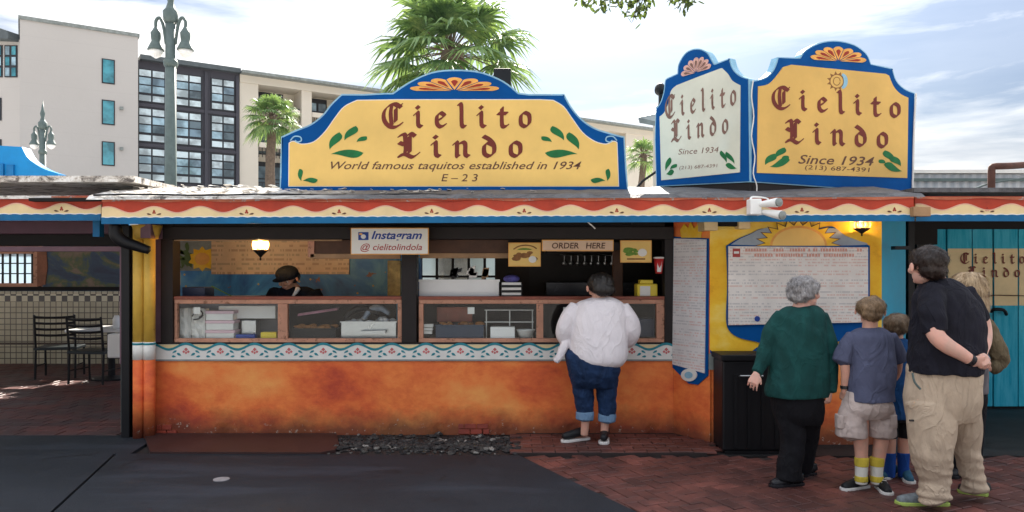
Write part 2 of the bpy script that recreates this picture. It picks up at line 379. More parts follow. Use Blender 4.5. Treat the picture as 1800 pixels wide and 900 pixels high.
def brick_mesh(name, lx, ly, h, mat):
    a, b, c = lx/2, ly/2, .004
    v = [(-a,-b,-h),(a,-b,-h),(a,b,-h),(-a,b,-h),(-a,-b,-c),(a,-b,-c),(a,b,-c),(-a,b,-c),(-a+c,-b+c,0),(a-c,-b+c,0),(a-c,b-c,0),(-a+c,b-c,0)]
    f = [(4,5,9,8),(5,6,10,9),(6,7,11,10),(7,4,8,11),(8,9,10,11),(0,1,5,4),(1,2,6,5),(2,3,7,6),(3,0,4,7)]
    me = bpy.data.meshes.new(name); me.from_pydata(v, [], f); me.materials.append(mat); return me, v, f
def brickfield(parent, cells, lx, ly, mat, name='brick', nmax=300, z=.004):
    """cells: (x, y, angle); the nearest in view become parts, the rest one stuff part"""
    me, v, f = brick_mesh(name, lx, ly, .02, mat)
    def inview(c): 
        px = CX + c[0]/c[1]*F; py = HY + F*H/c[1] if c[1] > .5 else 9999
        return -10 < px < 1815 and py < 915
    cells = sorted(cells, key=lambda c: (not inview(c), c[1])); rest = MB()
    for i, (x, y, a) in enumerate(cells):
        zz = z + random.uniform(-.0025, .0025); tx, ty = random.uniform(-.012,.012), random.uniform(-.012,.012)
        if i < nmax and inview((x, y)):
            o = bpy.data.objects.new(name, me); COL.objects.link(o); o.parent = parent
            o.location = Vector((x, y, zz)) - WP[parent.name]; o.rotation_euler = (tx, ty, a + random.uniform(-.012, .012))
        else:
            ca, sa = math.cos(a), math.sin(a); rest.add([(x + q[0]*ca - q[1]*sa, y + q[0]*sa + q[1]*ca, zz + q[2]) for q in v], f)
    if rest.v: stuff(rest.build(name + '_field', mat, parent))
bp = sheet('brick_paving', [ba, (5.9, ba.y), (5.9, 2.6), ext(ba, bb, 2.6)], -.008, M['mortar'], .02); struct(bp)
cells = []; ang = R(24); a = .105
for i in range(-80, 80):
    for j in range(-80, 80):
        for (cx, cy, rt) in (((1.0, .5, 0), (2.5, 1.0, R(90)))):
            u, v = (cx + i + 4*j)*a, (cy - i)*a
            if (rt == 0) or True:
                x = 2.5 + u*math.cos(ang) - v*math.sin(ang); y = 5.6 + u*math.sin(ang) + v*math.cos(ang)
                edge = ba.x + (y-ba.y)*(bb.x-ba.x)/(bb.y-ba.y)
                if 4.3 < y < 6.62 and edge-.02 < x < 5.2: cells.append((x, y, ang + rt))
brickfield(bp, cells, .2, .097, M['paving brick'])
# raised brick platform in front of the order window
bs = sheet('brick_step', [(XX(908,6.62), 6.68), (XX(1245,6.62), 6.68), (1.93, 7.02), (1.64, 7.5), (XX(908,7.5), 7.5)], .02, M['mortar'], .05); struct(bs)
cells = [(.08 + i*.207 + (j % 2)*.1, 6.74 + j*.105, 0) for i in range(9) for j in range(7) if not (.08 + i*.207 + (j % 2)*.1 > 1.62 + (7.5-(6.74+j*.105))*.5 )]
brickfield(bs, cells, .2, .098, M['paving brick'], z=.03)
struct(sheet('yard_shade', [(1.7, 6.67), (9, 6.67), (9, 12), (1.7, 12)], -.002, M['asphalt dark']))  # dark colour stands in for shade on brick paving here
# dining floor
df = sheet('dining_floor', [(-13, 7.5), (-3.7, 7.5), (-3.7, 13.3), (-13, 13.3)], -.004, M['mortar']); struct(df)
cells = [(-3.85 - i*.205 - (j % 2)*.1, 7.56 + j*.205, 0) for i in range(32) for j in range(28)]
brickfield(df, cells, .2, .197, M['floor brick'], name='floor_tile', z=.008)
# rubble strip below the wall
rb = MB(); random.seed(3)
for i in range(1100):
    px = random.uniform(588, 925); y = random.triangular(6.66, 7.5, 7.0); x = XX(px, 7.05)
    r = random.choice((.008,.011,.014,.018,.024,.034))*random.uniform(.7,1.3)
    t = MB().ell((0,0,0), r*random.uniform(.8,1.6), r, r*random.uniform(.35,.7), None, 6, 4)
    a_ = random.uniform(0, 6.28); ca, sa = math.cos(a_), math.sin(a_)
    vs = [(x + (q.x*random.uniform(.75,1.2))*ca - q.y*sa, y + q.x*sa + q.y*ca, .004 + r*.3 + q.z*random.uniform(.7,1.2)) for q in t.v]
    rb.add(vs, t.f)
s = N('rubble'); v = s.n('TexVoronoi', {'Vector': s.pos(), 'Scale': 22}).outputs['Color']; vv = s.n('SeparateXYZ', {0: v}).outputs[0]
s.bsdf(s.ramp(vv, (.0, (.012,.011,.012)), (.6, (.03,.027,.028)), (.9, (.06,.055,.05)), (1., (.28,.26,.24))), .8, s.noise(s.pos(), 40, 4), .5); M['rubble'] = s.m
tag(stuff(rb.build('rubble', M['rubble'])), 'strip of broken dark stones and rubble at the foot of the orange wall', 'rubble')
struct(sheet('rubble_bed', [(XX(590,6.95), 6.67), (XX(908,6.62), 6.67), (XX(908,7.5), 7.48), (XX(590,7.4), 7.48)], .003, M['asphalt dark']))
p_ = G(389, 846); tag(MB().lathe((p_.x, p_.y, .014), [(.062, 0), (.062, .004), (.055, .006)], 24).build('utility_cap', paint('cap metal', (.30,.28,.29), .5, .3, 20, .3)), 'small round pale metal cap set in the asphalt', 'utility cap')

# ------------------------------------------------------------------ painted motifs, in photo pixels on a plane
def leaf(mb, pl, x, y, L_, w_, ang, curve, o):      # comma-shaped painted leaf
    pts = []; n = 12; c, s_ = math.cos(R(ang)), -math.sin(R(ang))
    for side in (1, -1):
        rng = range(n+1) if side == 1 else range(n-1, 0, -1)
        for i in rng:
            t = i/n; cen = curve*1.3*L_*math.sin(t*math.pi*.5)**2*.9; wd = w_*.62*math.sin(math.pi*t**1.5)**.8 if 0 < t < 1 else 0
            a, b = t*L_, cen + side*wd
            pts.append(pl.px(x + a*c + b*s_, y + a*s_ - b*c))
    mb.lc = getattr(mb, 'lc', 0) + 1; o += .0004*(mb.lc % 7); mb.prism(pl, pts, o-.003, o)
def shell(root, pl, cx, cy, rx, ry, n, o, skew=0, red='petal red'):    # fan of petals
    pe, pr = MB(), MB()
    for i in range(n):
        a0 = math.pi*(1-(i+.5)/n); hw = math.pi/n*.5
        def q(r, a): return pl.px(cx + rx*r*math.cos(a), cy - ry*r*math.sin(a) + skew*r*math.cos(a))
        def petal(r0, r1, k): 
            l = [q(r0, a0)]
            for j in range(9): 
                b = -1 + j/4; l.append(q(r1*(1-.16*b*b), a0 + hw*k*b))
            return l
        pe.prism(pl, petal(.08, 1, .94), o-.003, o); pr.prism(pl, petal(.3, .80, .50), o, o+.003)
    return pe.build('shell_petals', M['petal orange'] if red == 'petal red' else M['petal pink'], root), pr.build('shell_petal_centres', M[red], root)
def hull(pts): 
    i = convex_hull_2d([Vector(p) for p in pts]); return [tuple(pts[k]) for k in i]
GL = {
 'i': (.55, [[(.06,.84),(.22,.95),(.24,.18),(.42,.04)], [(.16,1.34),(.27,1.24)]]),
 'l': (.52, [[(.08,1.5),(.22,1.4),(.24,.18),(.42,.04)]]),
 't': (.58, [[(.24,1.25),(.24,.18),(.40,.03),(.54,.12)], [(.04,.90),(.50,.90)]]),
 'e': (.70, [[(.36,.95),(.16,.76),(.16,.24),(.36,.03),(.60,.16)], [(.36,.95),(.56,.74),(.22,.46)]]),
 'o': (.74, [[(.34,.96),(.14,.78),(.14,.22),(.36,.04)], [(.34,.96),(.58,.78),(.58,.22),(.36,.04)]]),
 'n': (.86, [[(.04,.84),(.18,.94),(.18,.12),(.26,.04)], [(.20,.78),(.46,.96),(.60,.80),(.60,.18),(.76,.04)]]),
 'd': (.78, [[(.36,.92),(.14,.76),(.14,.22),(.36,.04)], [(.36,.04),(.60,.22),(.62,.72),(.42,1.10),(.10,1.34)], [(.30,.94),(.58,.76)]]),
 'C': (1.16, [[(1.02,1.30),(.72,1.52),(.34,1.38),(.10,1.0),(.10,.50),(.34,.10),(.70,.0),(1.06,.24)], [(.52,1.40),(.46,.9),(.52,.12)], [(.70,1.50),(.90,1.36),(1.04,1.46)], [(.74,1.2),(.74,.4)]]),
 'L': (1.10, [[(.06,1.36),(.30,1.48),(.36,1.2),(.36,.30),(.06,.04)], [(.06,.08),(.36,.18),(.72,-.02),(1.02,.22)], [(.36,1.30),(.62,1.52),(.84,1.36)], [(.58,1.36),(.58,.3)], [(.06,.92),(.30,.8)]]),
}
def blackletter(root, pl, text, x0, x1, ybase, xh, mat, o, yb1=None, name='lettering', nibk=.2, xh1=None):
    """broad-nib blackletter fitted between two pixel columns; ybase pixel row of the baseline, xh x-height in pixels"""
    adv = []; x = 0
    for ch in text: adv.append(x); x += GL[ch][0] + .56
    tot = x - .56 - .1; mb = MB(); yb1 = ybase if yb1 is None else yb1; xh1 = xh1 or xh; k = 0
    W_ = (x1-x0)/tot
    for ch, ax in zip(text, adv):
        for st in GL[ch][1]:
            st2, _ = catmull([Vector((a, b, 0)) for a, b in st], [1]*len(st), 3)
            for p, q in zip(st2, st2[1:]):
                def nib(u):
                    r = []
                    thin = u.x in () 
                    for s1 in (-1, 1):
                        for s2 in (-1, 1):
                            nx = s1*nibk*.5*math.cos(R(42)) + s2*.03*math.cos(R(132)); ny = s1*nibk*.62*math.sin(R(42)) + s2*.03*math.sin(R(132))
                            X = x0 + (ax + u.x + nx)*W_; t = (X-x0)/(x1-x0)
                            r.append(pl.px(X, (ybase + (yb1-ybase)*t) - (u.y + ny)*(xh + (xh1-xh)*t)))
                    return r
                h = hull(nib(p) + nib(q)); oo = o + .00006*(k % 40); k += 1
                if len(h) > 2: mb.prism(pl, h, oo, oo)
        mb.build('letter', mat, root); mb = MB()
def stroke(mb, pl, pts, w, o):
    sp, _ = catmull([Vector((a, b, 0)) for a, b in pts], [1]*len(pts), 5)
    for k, (p, q) in enumerate(zip(sp, sp[1:])):
        d = (q-p); 
        if d.length < 1e-6: continue
        n = Vector((-d.y, d.x, 0)).normalized()*w/2; e = d.normalized()*w*.2
        mb.prism(pl, [pl.px(*(a.xy)) for a in (p-n-e, q-n+e, q+n+e, p+n-e)], o+.00008*(k % 7), o+.00008*(k % 7))
def text(root, pl, s, x0, x1, y0, y1, mat, o, shear=0, name='lettering', bold=0, dy=0):
    """plain lettering fitted into a pixel box on a plane"""
    cu = bpy.data.curves.new('t', 'FONT'); cu.body = s; cu.shear = shear; cu.offset = bold; cu.resolution_u = 3; cu.fill_mode = 'FRONT'
    ob = bpy.data.objects.new('t', cu); COL.objects.link(ob); bpy.context.view_layer.update()
    me = bpy.data.meshes.new_from_object(ob.evaluated_get(bpy.context.evaluated_depsgraph_get())); bpy.data.objects.remove(ob)
    vs = [v.co.copy() for v in me.vertices]; xs = [v.x for v in vs]; ys = [v.y for v in vs]
    a0, a1, b0, b1 = min(xs), max(xs), min(ys), max(ys); mb = MB(); out = []
    for v in vs:
        u = (v.x-a0)/(a1-a0); X = x0 + (x1-x0)*u; Y = y1 - (y1-y0)*(v.y-b0)/(b1-b0) + dy*u
        out.append(pl.pt(*pl.px(X, Y), o))
    mb.add(out, [tuple(p.vertices) for p in me.polygons]); bpy.data.meshes.remove(me)
    return stuff(mb.build(name, mat, root))
def shrink(pts, k):                                 # offset a pixel outline inwards by k pixels (rough)
    n = len(pts); out = []; ar = sum(pts[i][0]*pts[(i+1)%n][1]-pts[(i+1)%n][0]*pts[i][1] for i in range(n)); sg = 1 if ar > 0 else -1
    for i in range(n):
        a, b, c = Vector(pts[i-1]), Vector(pts[i]), Vector(pts[(i+1)%n])
        n1 = Vector((-(b-a).y, (b-a).x)); n2 = Vector((-(c-b).y, (c-b).x))
        nn = (n1.normalized()+n2.normalized()); nn = nn.normalized() if nn.length > 1e-5 else n1.normalized()
        out.append(tuple(b + nn*k*sg))
    return out
def smoothline(pts, sub=4):
    sp, _ = catmull([Vector((a, b, 0)) for a, b in pts], [1]*len(pts), sub); return [(p.x, p.y) for p in sp]

# ------------------------------------------------------------------ the main rooftop sign
SP = FP(7.3)
def arc(cx, cy, rx, ry, a0, a1, n=16): return [(cx+rx*math.cos(R(a0+(a1-a0)*i/n)), cy-ry*math.sin(R(a0+(a1-a0)*i/n))) for i in range(n+1)]
left = [(491,342),(492,300),(494,240)] + smoothline([(494,240),(520,228),(545,218),(566,202),(582,182),(600,165)]) + [(640,165),(676,163)]
top = [(690,163)] + smoothline([(690,163),(722,142),(760,126),(800,122),(845,126),(885,142),(912,163)])[1:]
right_ = [(930,165),(992,165)] + smoothline([(992,165),(1005,188),(1022,208),(1045,224),(1075,234),(1098,240)]) + [(1102,300),(1105,342)]
outl = left + top + right_
ms = thing('rooftop_sign', 'wide yellow and blue rooftop sign with arched top and a line about world famous taquitos', 'sign', P(798, 343, 7.34))
MB().prism(SP, SP.pts(outl), -.10, -.006).build('sign_board', M['sign edge'], ms)
MB().prism(SP, SP.pts(shrink(outl, 3)), -.007, 0).build('sign_face', M['sign blue'], ms)
inn = [(508,327),(509,252)] + smoothline([(509,252),(516,249),(530,254),(552,250),(572,232),(590,207),(606,188),(628,177)]) + [(700,176),(950,176)] + \
      smoothline([(972,177),(990,188),(1006,210),(1024,234),(1045,249),(1065,254),(1078,249),(1084,251)]) + [(1087,327)]
MB().prism(SP, SP.pts(inn), 0, .005).build('sign_panel', M['sign yellow'], ms)
MB().prism(SP, SP.pts([(a, b) for a, b in shrink(inn, -1.5)]), 0, .003).build('panel_edge', M['white paint'], ms)
blackletter(ms, SP, 'Cielito', 672, 932, 224, 27, M['lettering maroon'], .0065, nibk=.24)
blackletter(ms, SP, 'Lindo', 700, 916, 276, 27, M['lettering maroon'], .0065, nibk=.24)
text(ms, SP, 'World famous taquitos established in 1934', 582, 1022, 284, 302, M['ink brown'], .0065, .35, bold=.006)
text(ms, SP, 'E – 2 3', 776, 840, 306, 319, M['ink brown'], .0065, .2, bold=.004)
shell(ms, SP, 799, 160, 80, 24, 7, .004)
lf = MB()
for mir in (0, 1):
    for (x, y, l, w_, a, c) in ((582,271,56,12,14,-.18),(580,263,32,14,84,-.36),(606,247,29,13,78,-.42),(627,250,19,8,52,-.36),(530,318,20,8,118,-.3),(533,318,25,8,20,-.24)):
        if mir: leaf(lf, SP, 1597-x, y, l, w_, 180-a, -c, .0068)
        else: leaf(lf, SP, x, y, l, w_, a, c, .0068)
lf.build('painted_leaves', M['leaf green paint'], ms)
sc_ = MB()
for mir in (0, 1):
    pts = [(511,247),(518,240),(528,241),(530,247),(524,250),(519,247)]
    if mir: pts = [(1595-a, b) for a, b in pts]
    stroke(sc_, SP, pts, 2.2, .0075)
sc_.build('painted_scrolls', M['sign edge'], ms)
for px in (560, 800, 1040): MB().box(XX(px,7.4)-.04, XX(px,7.4)+.04, 7.40, 7.47, 2.36, 2.75).build('support_post', M['black metal'], ms)

# ------------------------------------------------------------------ the two-sided corner sign
cn = Vector((XX(1318,7.0), 7.0)); pl_l = Plane((XX(1155,7.98), 7.98), (cn.x, cn.y)); pl_r = Plane((cn.x, cn.y), (XX(1606,7.98), 7.98))
cs = thing('corner_sign', 'two-sided corner rooftop sign with tall yellow panels and shell crests above the menu', 'sign', (cn.x, 7.5, 2.45))
outL = [(1153,328),(1150,245),(1152,190)] + smoothline([(1152,190),(1160,180),(1166,160),(1168,142),(1172,137)]) + smoothline([(1190,129),(1192,112),(1205,92),(1224,85),(1242,91),(1254,110),(1256,112)]) + \
       [(1282,102)] + smoothline([(1282,102),(1288,120),(1300,132),(1316,138)]) + [(1318,320)]
inL = [(1163,317),(1160,205)] + smoothline([(1160,205),(1168,198),(1176,180),(1180,160),(1190,150)]) + [(1228,135),(1268,120)] + smoothline([(1270,120),(1280,130),(1288,142),(1302,150)]) + [(1301,303)]
outR = [(1320,320),(1322,142)] + smoothline([(1322,142),(1345,136),(1360,122),(1368,100)]) + [(1400,101),(1407,101)] + smoothline([(1407,101),(1416,88),(1440,75),(1470,71),(1502,78),(1524,94),(1532,112)]) + \
       [(1570,120)] + smoothline([(1570,120),(1576,140),(1590,155),(1609,163)]) + [(1606,340)]
inR = [(1330,304),(1332,152)] + smoothline([(1332,152),(1350,148),(1364,134),(1376,118)]) + [(1390,114),(1556,130)] + smoothline([(1562,133),(1570,152),(1582,165),(1596,172)]) + [(1594,313)]
for pl, o_, i_, pan in ((pl_l, outL, inL, 'sign cream glare'), (pl_r, outR, inR, 'sign yellow deep')):
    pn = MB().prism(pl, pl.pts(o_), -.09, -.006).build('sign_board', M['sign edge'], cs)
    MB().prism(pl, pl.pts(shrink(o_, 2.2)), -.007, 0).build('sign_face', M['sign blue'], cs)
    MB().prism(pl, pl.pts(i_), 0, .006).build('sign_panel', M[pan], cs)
blackletter(cs, pl_r, 'Cielito', 1356, 1580, 190, 25, M['lettering maroon'], .0075, 207, nibk=.24)
blackletter(cs, pl_r, 'Lindo', 1380, 1558, 250, 26, M['lettering maroon'], .0075, 260, nibk=.24)
text(cs, pl_r, 'Since 1934', 1402, 1536, 272, 288, M['ink brown'], .0075, .3, bold=.01, dy=4)
text(cs, pl_r, '(213) 687-4391', 1414, 1528, 290, 300, M['ink brown'], .0075, .1, bold=.002, dy=5)
blackletter(cs, pl_l, 'Cielito', 1170, 1294, 208, 25, M['lettering maroon glare'], .0075, 184, nibk=.22)
blackletter(cs, pl_l, 'Lindo', 1181, 1280, 249, 24, M['lettering maroon glare'], .0075, 234, nibk=.22)
text(cs, pl_l, 'Since 1934', 1193, 1264, 262, 272, M['lettering maroon glare'], .0075, .2, bold=.0, dy=-4)
text(cs, pl_l, '(213) 687-4391', 1195, 1262, 292, 300, M['lettering maroon glare'], .0075, .1, dy=-4)
shell(cs, pl_r, 1473, 108, 50, 26, 7, .006, 3); shell(cs, pl_l, 1224, 128, 27, 27, 7, .006, -8, red='lettering maroon glare')
lf = MB()
for (x, y, l, w_, a, c) in ((1352,293,36,11,2,.25),(1344,290,24,12,72,-.35),(1362,278,22,11,75,-.4),(1372,282,14,8,50,-.3),(1584,301,32,11,176,-.25),(1582,292,22,11,110,.35),(1570,286,24,12,100,.4),(1556,288,13,7,130,.3)):
    leaf(lf, pl_r, x, y, l, w_, a, c, .0085)
for (x, y, l, w_, a, c) in ((1172,306,14,8,5,.2),(1171,300,24,7,85,-.2),(1179,298,14,6,60,-.3),(1296,296,20,8,176,-.2),(1292,288,24,7,105,.3),(1278,286,22,7,95,.3)):
    leaf(lf, pl_l, x, y, l, w_, a, c, .0085)
lf.build('painted_leaves', M['leaf green paint'], cs)
sb = MB(); cr_ = MB(); cx_, cy_ = 1470, 143                         # ringed sun with a crescent moon
for i in range(11):
    a_ = i*2*math.pi/11; q = lambda r, a: pl_r.px(cx_ + r*math.cos(a), cy_ - r*math.sin(a))
    sb.prism(pl_r, [q(12, a_-.25), q(18, a_), q(12, a_+.25)], .0062, .0062)
stroke(sb, pl_r, [(cx_+12*math.cos(t*.4), cy_-12*math.sin(t*.4)) for t in range(17)], 1.6, .0066)
stroke(sb, pl_r, [(cx_+6*math.cos(t*.6), cy_-7*math.sin(t*.6)) for t in range(11)], 1.2, .0066)
sb.build('painted_sun_rays', M['food brown'], cs)
pc = [(cx_+8+11*math.cos(R(a_)), cy_-14*math.sin(R(a_))) for a_ in range(-80, 81, 16)] + [(cx_+6+6*math.cos(R(a_)), cy_-11*math.sin(R(a_))) for a_ in range(70, -71, -20)]
cr_.prism(pl_r, pl_r.pts(pc), .008, .0095); cr_.build('painted_moon', M['sign edge'], cs)
# box under the right face, corner cable
MB().add([], []).prism(pl_r, pl_r.pts([(1326,318),(1600,338),(1600,352),(1326,347)]), -.5, -.02).build('sign_base', M['dark wood'], cs)
MB().prism(pl_l, pl_l.pts([(1165,327),(1316,318),(1316,336),(1165,338)]), -.3, -.02).build('sign_base', M['dark wood'], cs)
MB().tube([pl_r.pt(*pl_r.px(x, y), .015) for x, y in ((1322,142),(1319,170),(1323,205),(1319,240),(1325,275),(1322,305),(1328,325),(1328,340))], .006, 6, sub=3).build('cable', M['white paint'], cs)
MB().tube([pl_r.pt(*pl_r.px(x, y), .015) for x, y in ((1608,165),(1605,220),(1603,300),(1604,338),(1625,345),(1700,348))], .011, 6, sub=3).build('cable', M['white paint'], cs)

# ------------------------------------------------------------------ the food stand
fs_ = thing('food_stand', 'low taquito stand with orange stucco wall, long serving window and wavy painted fascia', 'food stand', (-1, 7.5, 0))
Y0 = 7.5; WPn = FP(Y0); xl, xr = XX(272, Y0), 1.62; zc = ZZ(605, Y0); zd = ZZ(633, Y0)
w_ = MB(); n_ = 90                                              # lower wall: a grid, slightly uneven, ragged foot
for j in range(13):
    for i in range(n_+1):
        x = xl + (xr-xl)*i/n_; z = .0 + (zd)*j/12
        y = Y0 + .008*mnoise.noise(Vector((x*2, z*2, 1))) + .004*mnoise.noise(Vector((x*9, z*9, 5)))
        if j <= 1: y += .03*max(0, mnoise.noise(Vector((x*6, 0, 2))))*(2-j)
        w_.v.append(Vector((x, y, z)))
for j in range(12):
    for i in range(n_): w_.f.append((j*(n_+1)+i, j*(n_+1)+i+1, (j+1)*(n_+1)+i+1, (j+1)*(n_+1)+i))
w_.box(xl, xr, Y0+.05, Y0+.2, 0, zd)
fw = w_.build('stucco_wall', M['orange stucco'], fs_, smooth=False)
brickmat('wall brick', (.36,.06,.035), (.18,.04,.03))
for r_, (xa, xb, ya, yb) in enumerate(((806,860,744,764), (276,322,746,766))):                 # patches where the bricks show
    for j in range(2):
        for i in range(3 if r_ == 0 else 2):
            x0 = xa + (xb-xa)/2.5*(i - .5*(j % 2)); x1 = x0 + (xb-xa)/2.5 - 2; x0 = max(x0, xa); x1 = min(x1, xb)
            if x1-x0 < 4: continue
            MB().rect(WPn, x0, yb-9.5*(j+1), x1, yb-9.5*j-1.5, -.02, .012).build('brick', M['wall brick'], fw, bevel=.003)
# painted border band
bd = MB().rect(WPn, 272, 605, 1183, 633, -.15, .012).build('painted_band', M['white paint'], fs_)
def wave(y0, amp, per, ph, xs): return [(x, y0 + amp*math.cos(2*math.pi*(x-ph)/per)) for x in xs]
xs = [272 + i*(1183-272)/300 for i in range(301)]
ww = wave(609, -5, 60.2, 328, xs)
MB().prism(WPn, WPn.pts([(272,605.5)] + [(a, max(606, b)) for a, b in ww] + [(1183,605.5)]), .012, .014).build('cream_scallops', M['fascia cream'], bd)
wl = [(a, b) for a, b in ww]
MB().prism(WPn, WPn.pts([(a, b-2.1) for a, b in wl] + [(a, b+2.1) for a, b in wl[::-1]]), .014, .017).build('teal_wave', M['teal paint'], bd)
MB().rect(WPn, 272, 631.4, 1183, 634.2, .0, .018).build('lower_line', M['mural grey'], bd)
flp, flg = MB(), MB()
for i in range(15):
    x = 328 - 0 + i*60.2 - 30.1*0
    for dx, dy, r in ((0,-4,3.4),(-4,0,2.6),(4,0,2.6),(0,2,2.4)):
        flp.prism(WPn, WPn.pts([(x+dx-r,618+dy),(x+dx,618+dy-r),(x+dx+r,618+dy),(x+dx,618+dy+r)]), .0125, .0145+.0003*dx/4)
    for sg in (1, -1):
        leaf(flg, WPn, x+sg*8, 625, 9, 3.4, 90-sg*60, 0, .0145); leaf(flg, WPn, x+sg*24, 621, 9, 3, 90+sg*40, .2*sg, .0145); leaf(flg, WPn, x+sg*17, 627, 8, 3, 90-sg*80, 0, .0145)
flp.build('painted_flowers', paint('flower pink', (.62,.16,.16), .5, .2, 9, .1), bd); flg.build('painted_leaves', M['teal paint'], bd)
# counter, posts, beams
MB().box(xl, xr, Y0-.015, Y0+.5, zc, zc+.02).build('counter_top', M['dark wood'], fs_)
zr = ZZ(525, Y0)
MB().box(XX(285,Y0), XX(306,Y0), Y0-.03, Y0+.14, zc+.02, ZZ(392,Y0)).build('post', M['dark wood'], fs_)
MB().box(XX(274,Y0), XX(284,Y0), Y0-.0, Y0+.12, zc-.0, ZZ(396,Y0)).build('post', M['mauve wood'], fs_)
MB().box(XX(707,Y0), XX(733,Y0), Y0-.04, Y0+.14, zc+.02, ZZ(418,Y0)).build('post', M['dark wood'], fs_, bevel=.006)
MB().box(XX(1168,Y0), xr, Y0-.02, Y0+.14, zc+.02, ZZ(392,Y0)).build('post', M['dark wood'], fs_)
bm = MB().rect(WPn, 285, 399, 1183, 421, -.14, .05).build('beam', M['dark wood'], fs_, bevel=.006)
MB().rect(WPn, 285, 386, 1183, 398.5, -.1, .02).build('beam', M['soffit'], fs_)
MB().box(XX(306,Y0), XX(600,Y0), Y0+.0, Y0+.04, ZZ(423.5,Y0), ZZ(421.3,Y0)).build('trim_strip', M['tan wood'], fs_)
# display cases below the counter rail
for (x0, x1, mid) in ((306, 706, (488, 505)), (736, 1168, (943, 955))):
    rl = MB().rect(WPn, x0, 523, x1, 534, -.06, .0).build('case_rail', M['pink trim'], fs_, bevel=.004)
    MB().rect(WPn, x0, 521, x1, 526.5, -.10, .012).build('ledge', M['rail wood red'], fs_, bevel=.004)
    MB().rect(WPn, x0, 595, x1, 604.6, -.06, .0).build('case_sill', M['pink trim'], fs_, bevel=.004)
    for a_, b_ in ((x0, x0+(5 if x0 < 500 else 8)), mid, (x1-(7 if x0 < 500 else 14), x1)): MB().rect(WPn, a_, 534.2, b_, 594.8, -.06, -.004).build('case_mullion', M['pink trim'], fs_, bevel=.004)
    for a_, b_ in ((x0+5, mid[0]), (mid[1], x1-7)): MB().rect(WPn, a_, 534, b_, 595, -.036, -.03).build('case_pane', M['thin glass'], fs_)
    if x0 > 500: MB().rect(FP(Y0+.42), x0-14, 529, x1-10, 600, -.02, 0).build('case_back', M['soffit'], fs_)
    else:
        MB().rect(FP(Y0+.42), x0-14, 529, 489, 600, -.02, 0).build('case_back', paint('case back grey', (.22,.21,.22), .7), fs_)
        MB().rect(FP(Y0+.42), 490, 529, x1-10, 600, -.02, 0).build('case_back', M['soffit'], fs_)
    MB().box(XX(x0,Y0), XX(x1,Y0), Y0+.03, Y0+.09, ZZ(523,Y0)-.01, ZZ(523,Y0)+.012).build('case_top', M['rail wood red'], fs_)
# roll-up boards under the beam
for x0, x1, yb in ((549,700,455), (742,893,454)):
    MB().rect(FP(7.62), x0, 420, x1, yb-8, -.02, 0).build('shutter_board', M['brown wood'], fs_)
    MB().rect(FP(7.60), x0-4, yb-9, x1+4, yb, -.04, 0).build('shutter_ledge', M['tan wood'], fs_, bevel=.004)
MB().rect(FP(7.6), 541, 424, 552, 452, -.05, 0).build('shutter_bracket', M['pink trim'], fs_)
# room: side walls, floor, ceiling, back wall with its opening
YB = 9.7; BP = FP(YB)
MB().prism(Plane((XX(224,7.62), 7.62), (-4.5, 8.72)), [(0,0),(1.24,0),(1.24,2.3),(0,2.3)], -.06, 0).build('side_wall', M['mural grey'], fs_)
MB().box(3.45, 3.55, 7.25, YB, 0, 2.3).build('side_wall', M['turquoise wall'], fs_)
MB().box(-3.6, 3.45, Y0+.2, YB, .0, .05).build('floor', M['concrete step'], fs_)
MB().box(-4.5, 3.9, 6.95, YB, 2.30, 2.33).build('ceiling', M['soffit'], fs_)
s = N('mural sky'); p = s.pos(); n1 = s.noise(p, 1.8, 6, .6, 1); n2 = s.noise(p, 9, 3)
col = s.ramp(n1, (.35, (.02,.09,.30)), (.52, (.04,.22,.55)), (.7, (.14,.40,.62)))
col = s.mix(s.ramp(n2, (.66, 0.), (.7, 1.)), col, (.25,.12,.08)); vd = s.n('TexVoronoi', {'Vector': p, 'Scale': 7}).outputs['Distance']
col = s.mix(s.ramp(vd, (.08, 1.), (.11, 0.)), col, (.55,.40,.08)); s.bsdf(col, .5, n1, .1); M['mural sky'] = s.m
for (a_, b_, c_, d_) in ((300,740,425,640), (870,930,425,640), (740,870,523,640), (740,870,425,452)):
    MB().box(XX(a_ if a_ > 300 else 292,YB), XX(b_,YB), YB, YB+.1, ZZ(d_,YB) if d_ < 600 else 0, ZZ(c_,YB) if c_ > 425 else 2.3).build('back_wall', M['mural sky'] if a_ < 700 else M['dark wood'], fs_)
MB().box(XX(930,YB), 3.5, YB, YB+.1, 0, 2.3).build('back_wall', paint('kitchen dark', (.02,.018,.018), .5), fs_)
wf = MB()
for x in (740, 768, 796, 824, 852): wf.rect(FP(YB+.05), x-2.4, 452, x+2.4, 523, -.03, 0)
wf.rect(FP(YB+.05), 740, 484, 870, 488, -.028, .002); wf.build('back_window_bars', M['plastic black'], fs_)
MB().rect(FP(YB+.07), 740, 452, 870, 523, -.004, 0).build('back_window_pane', glass('hazy glass', (.8,.9,.95), 1), fs_)
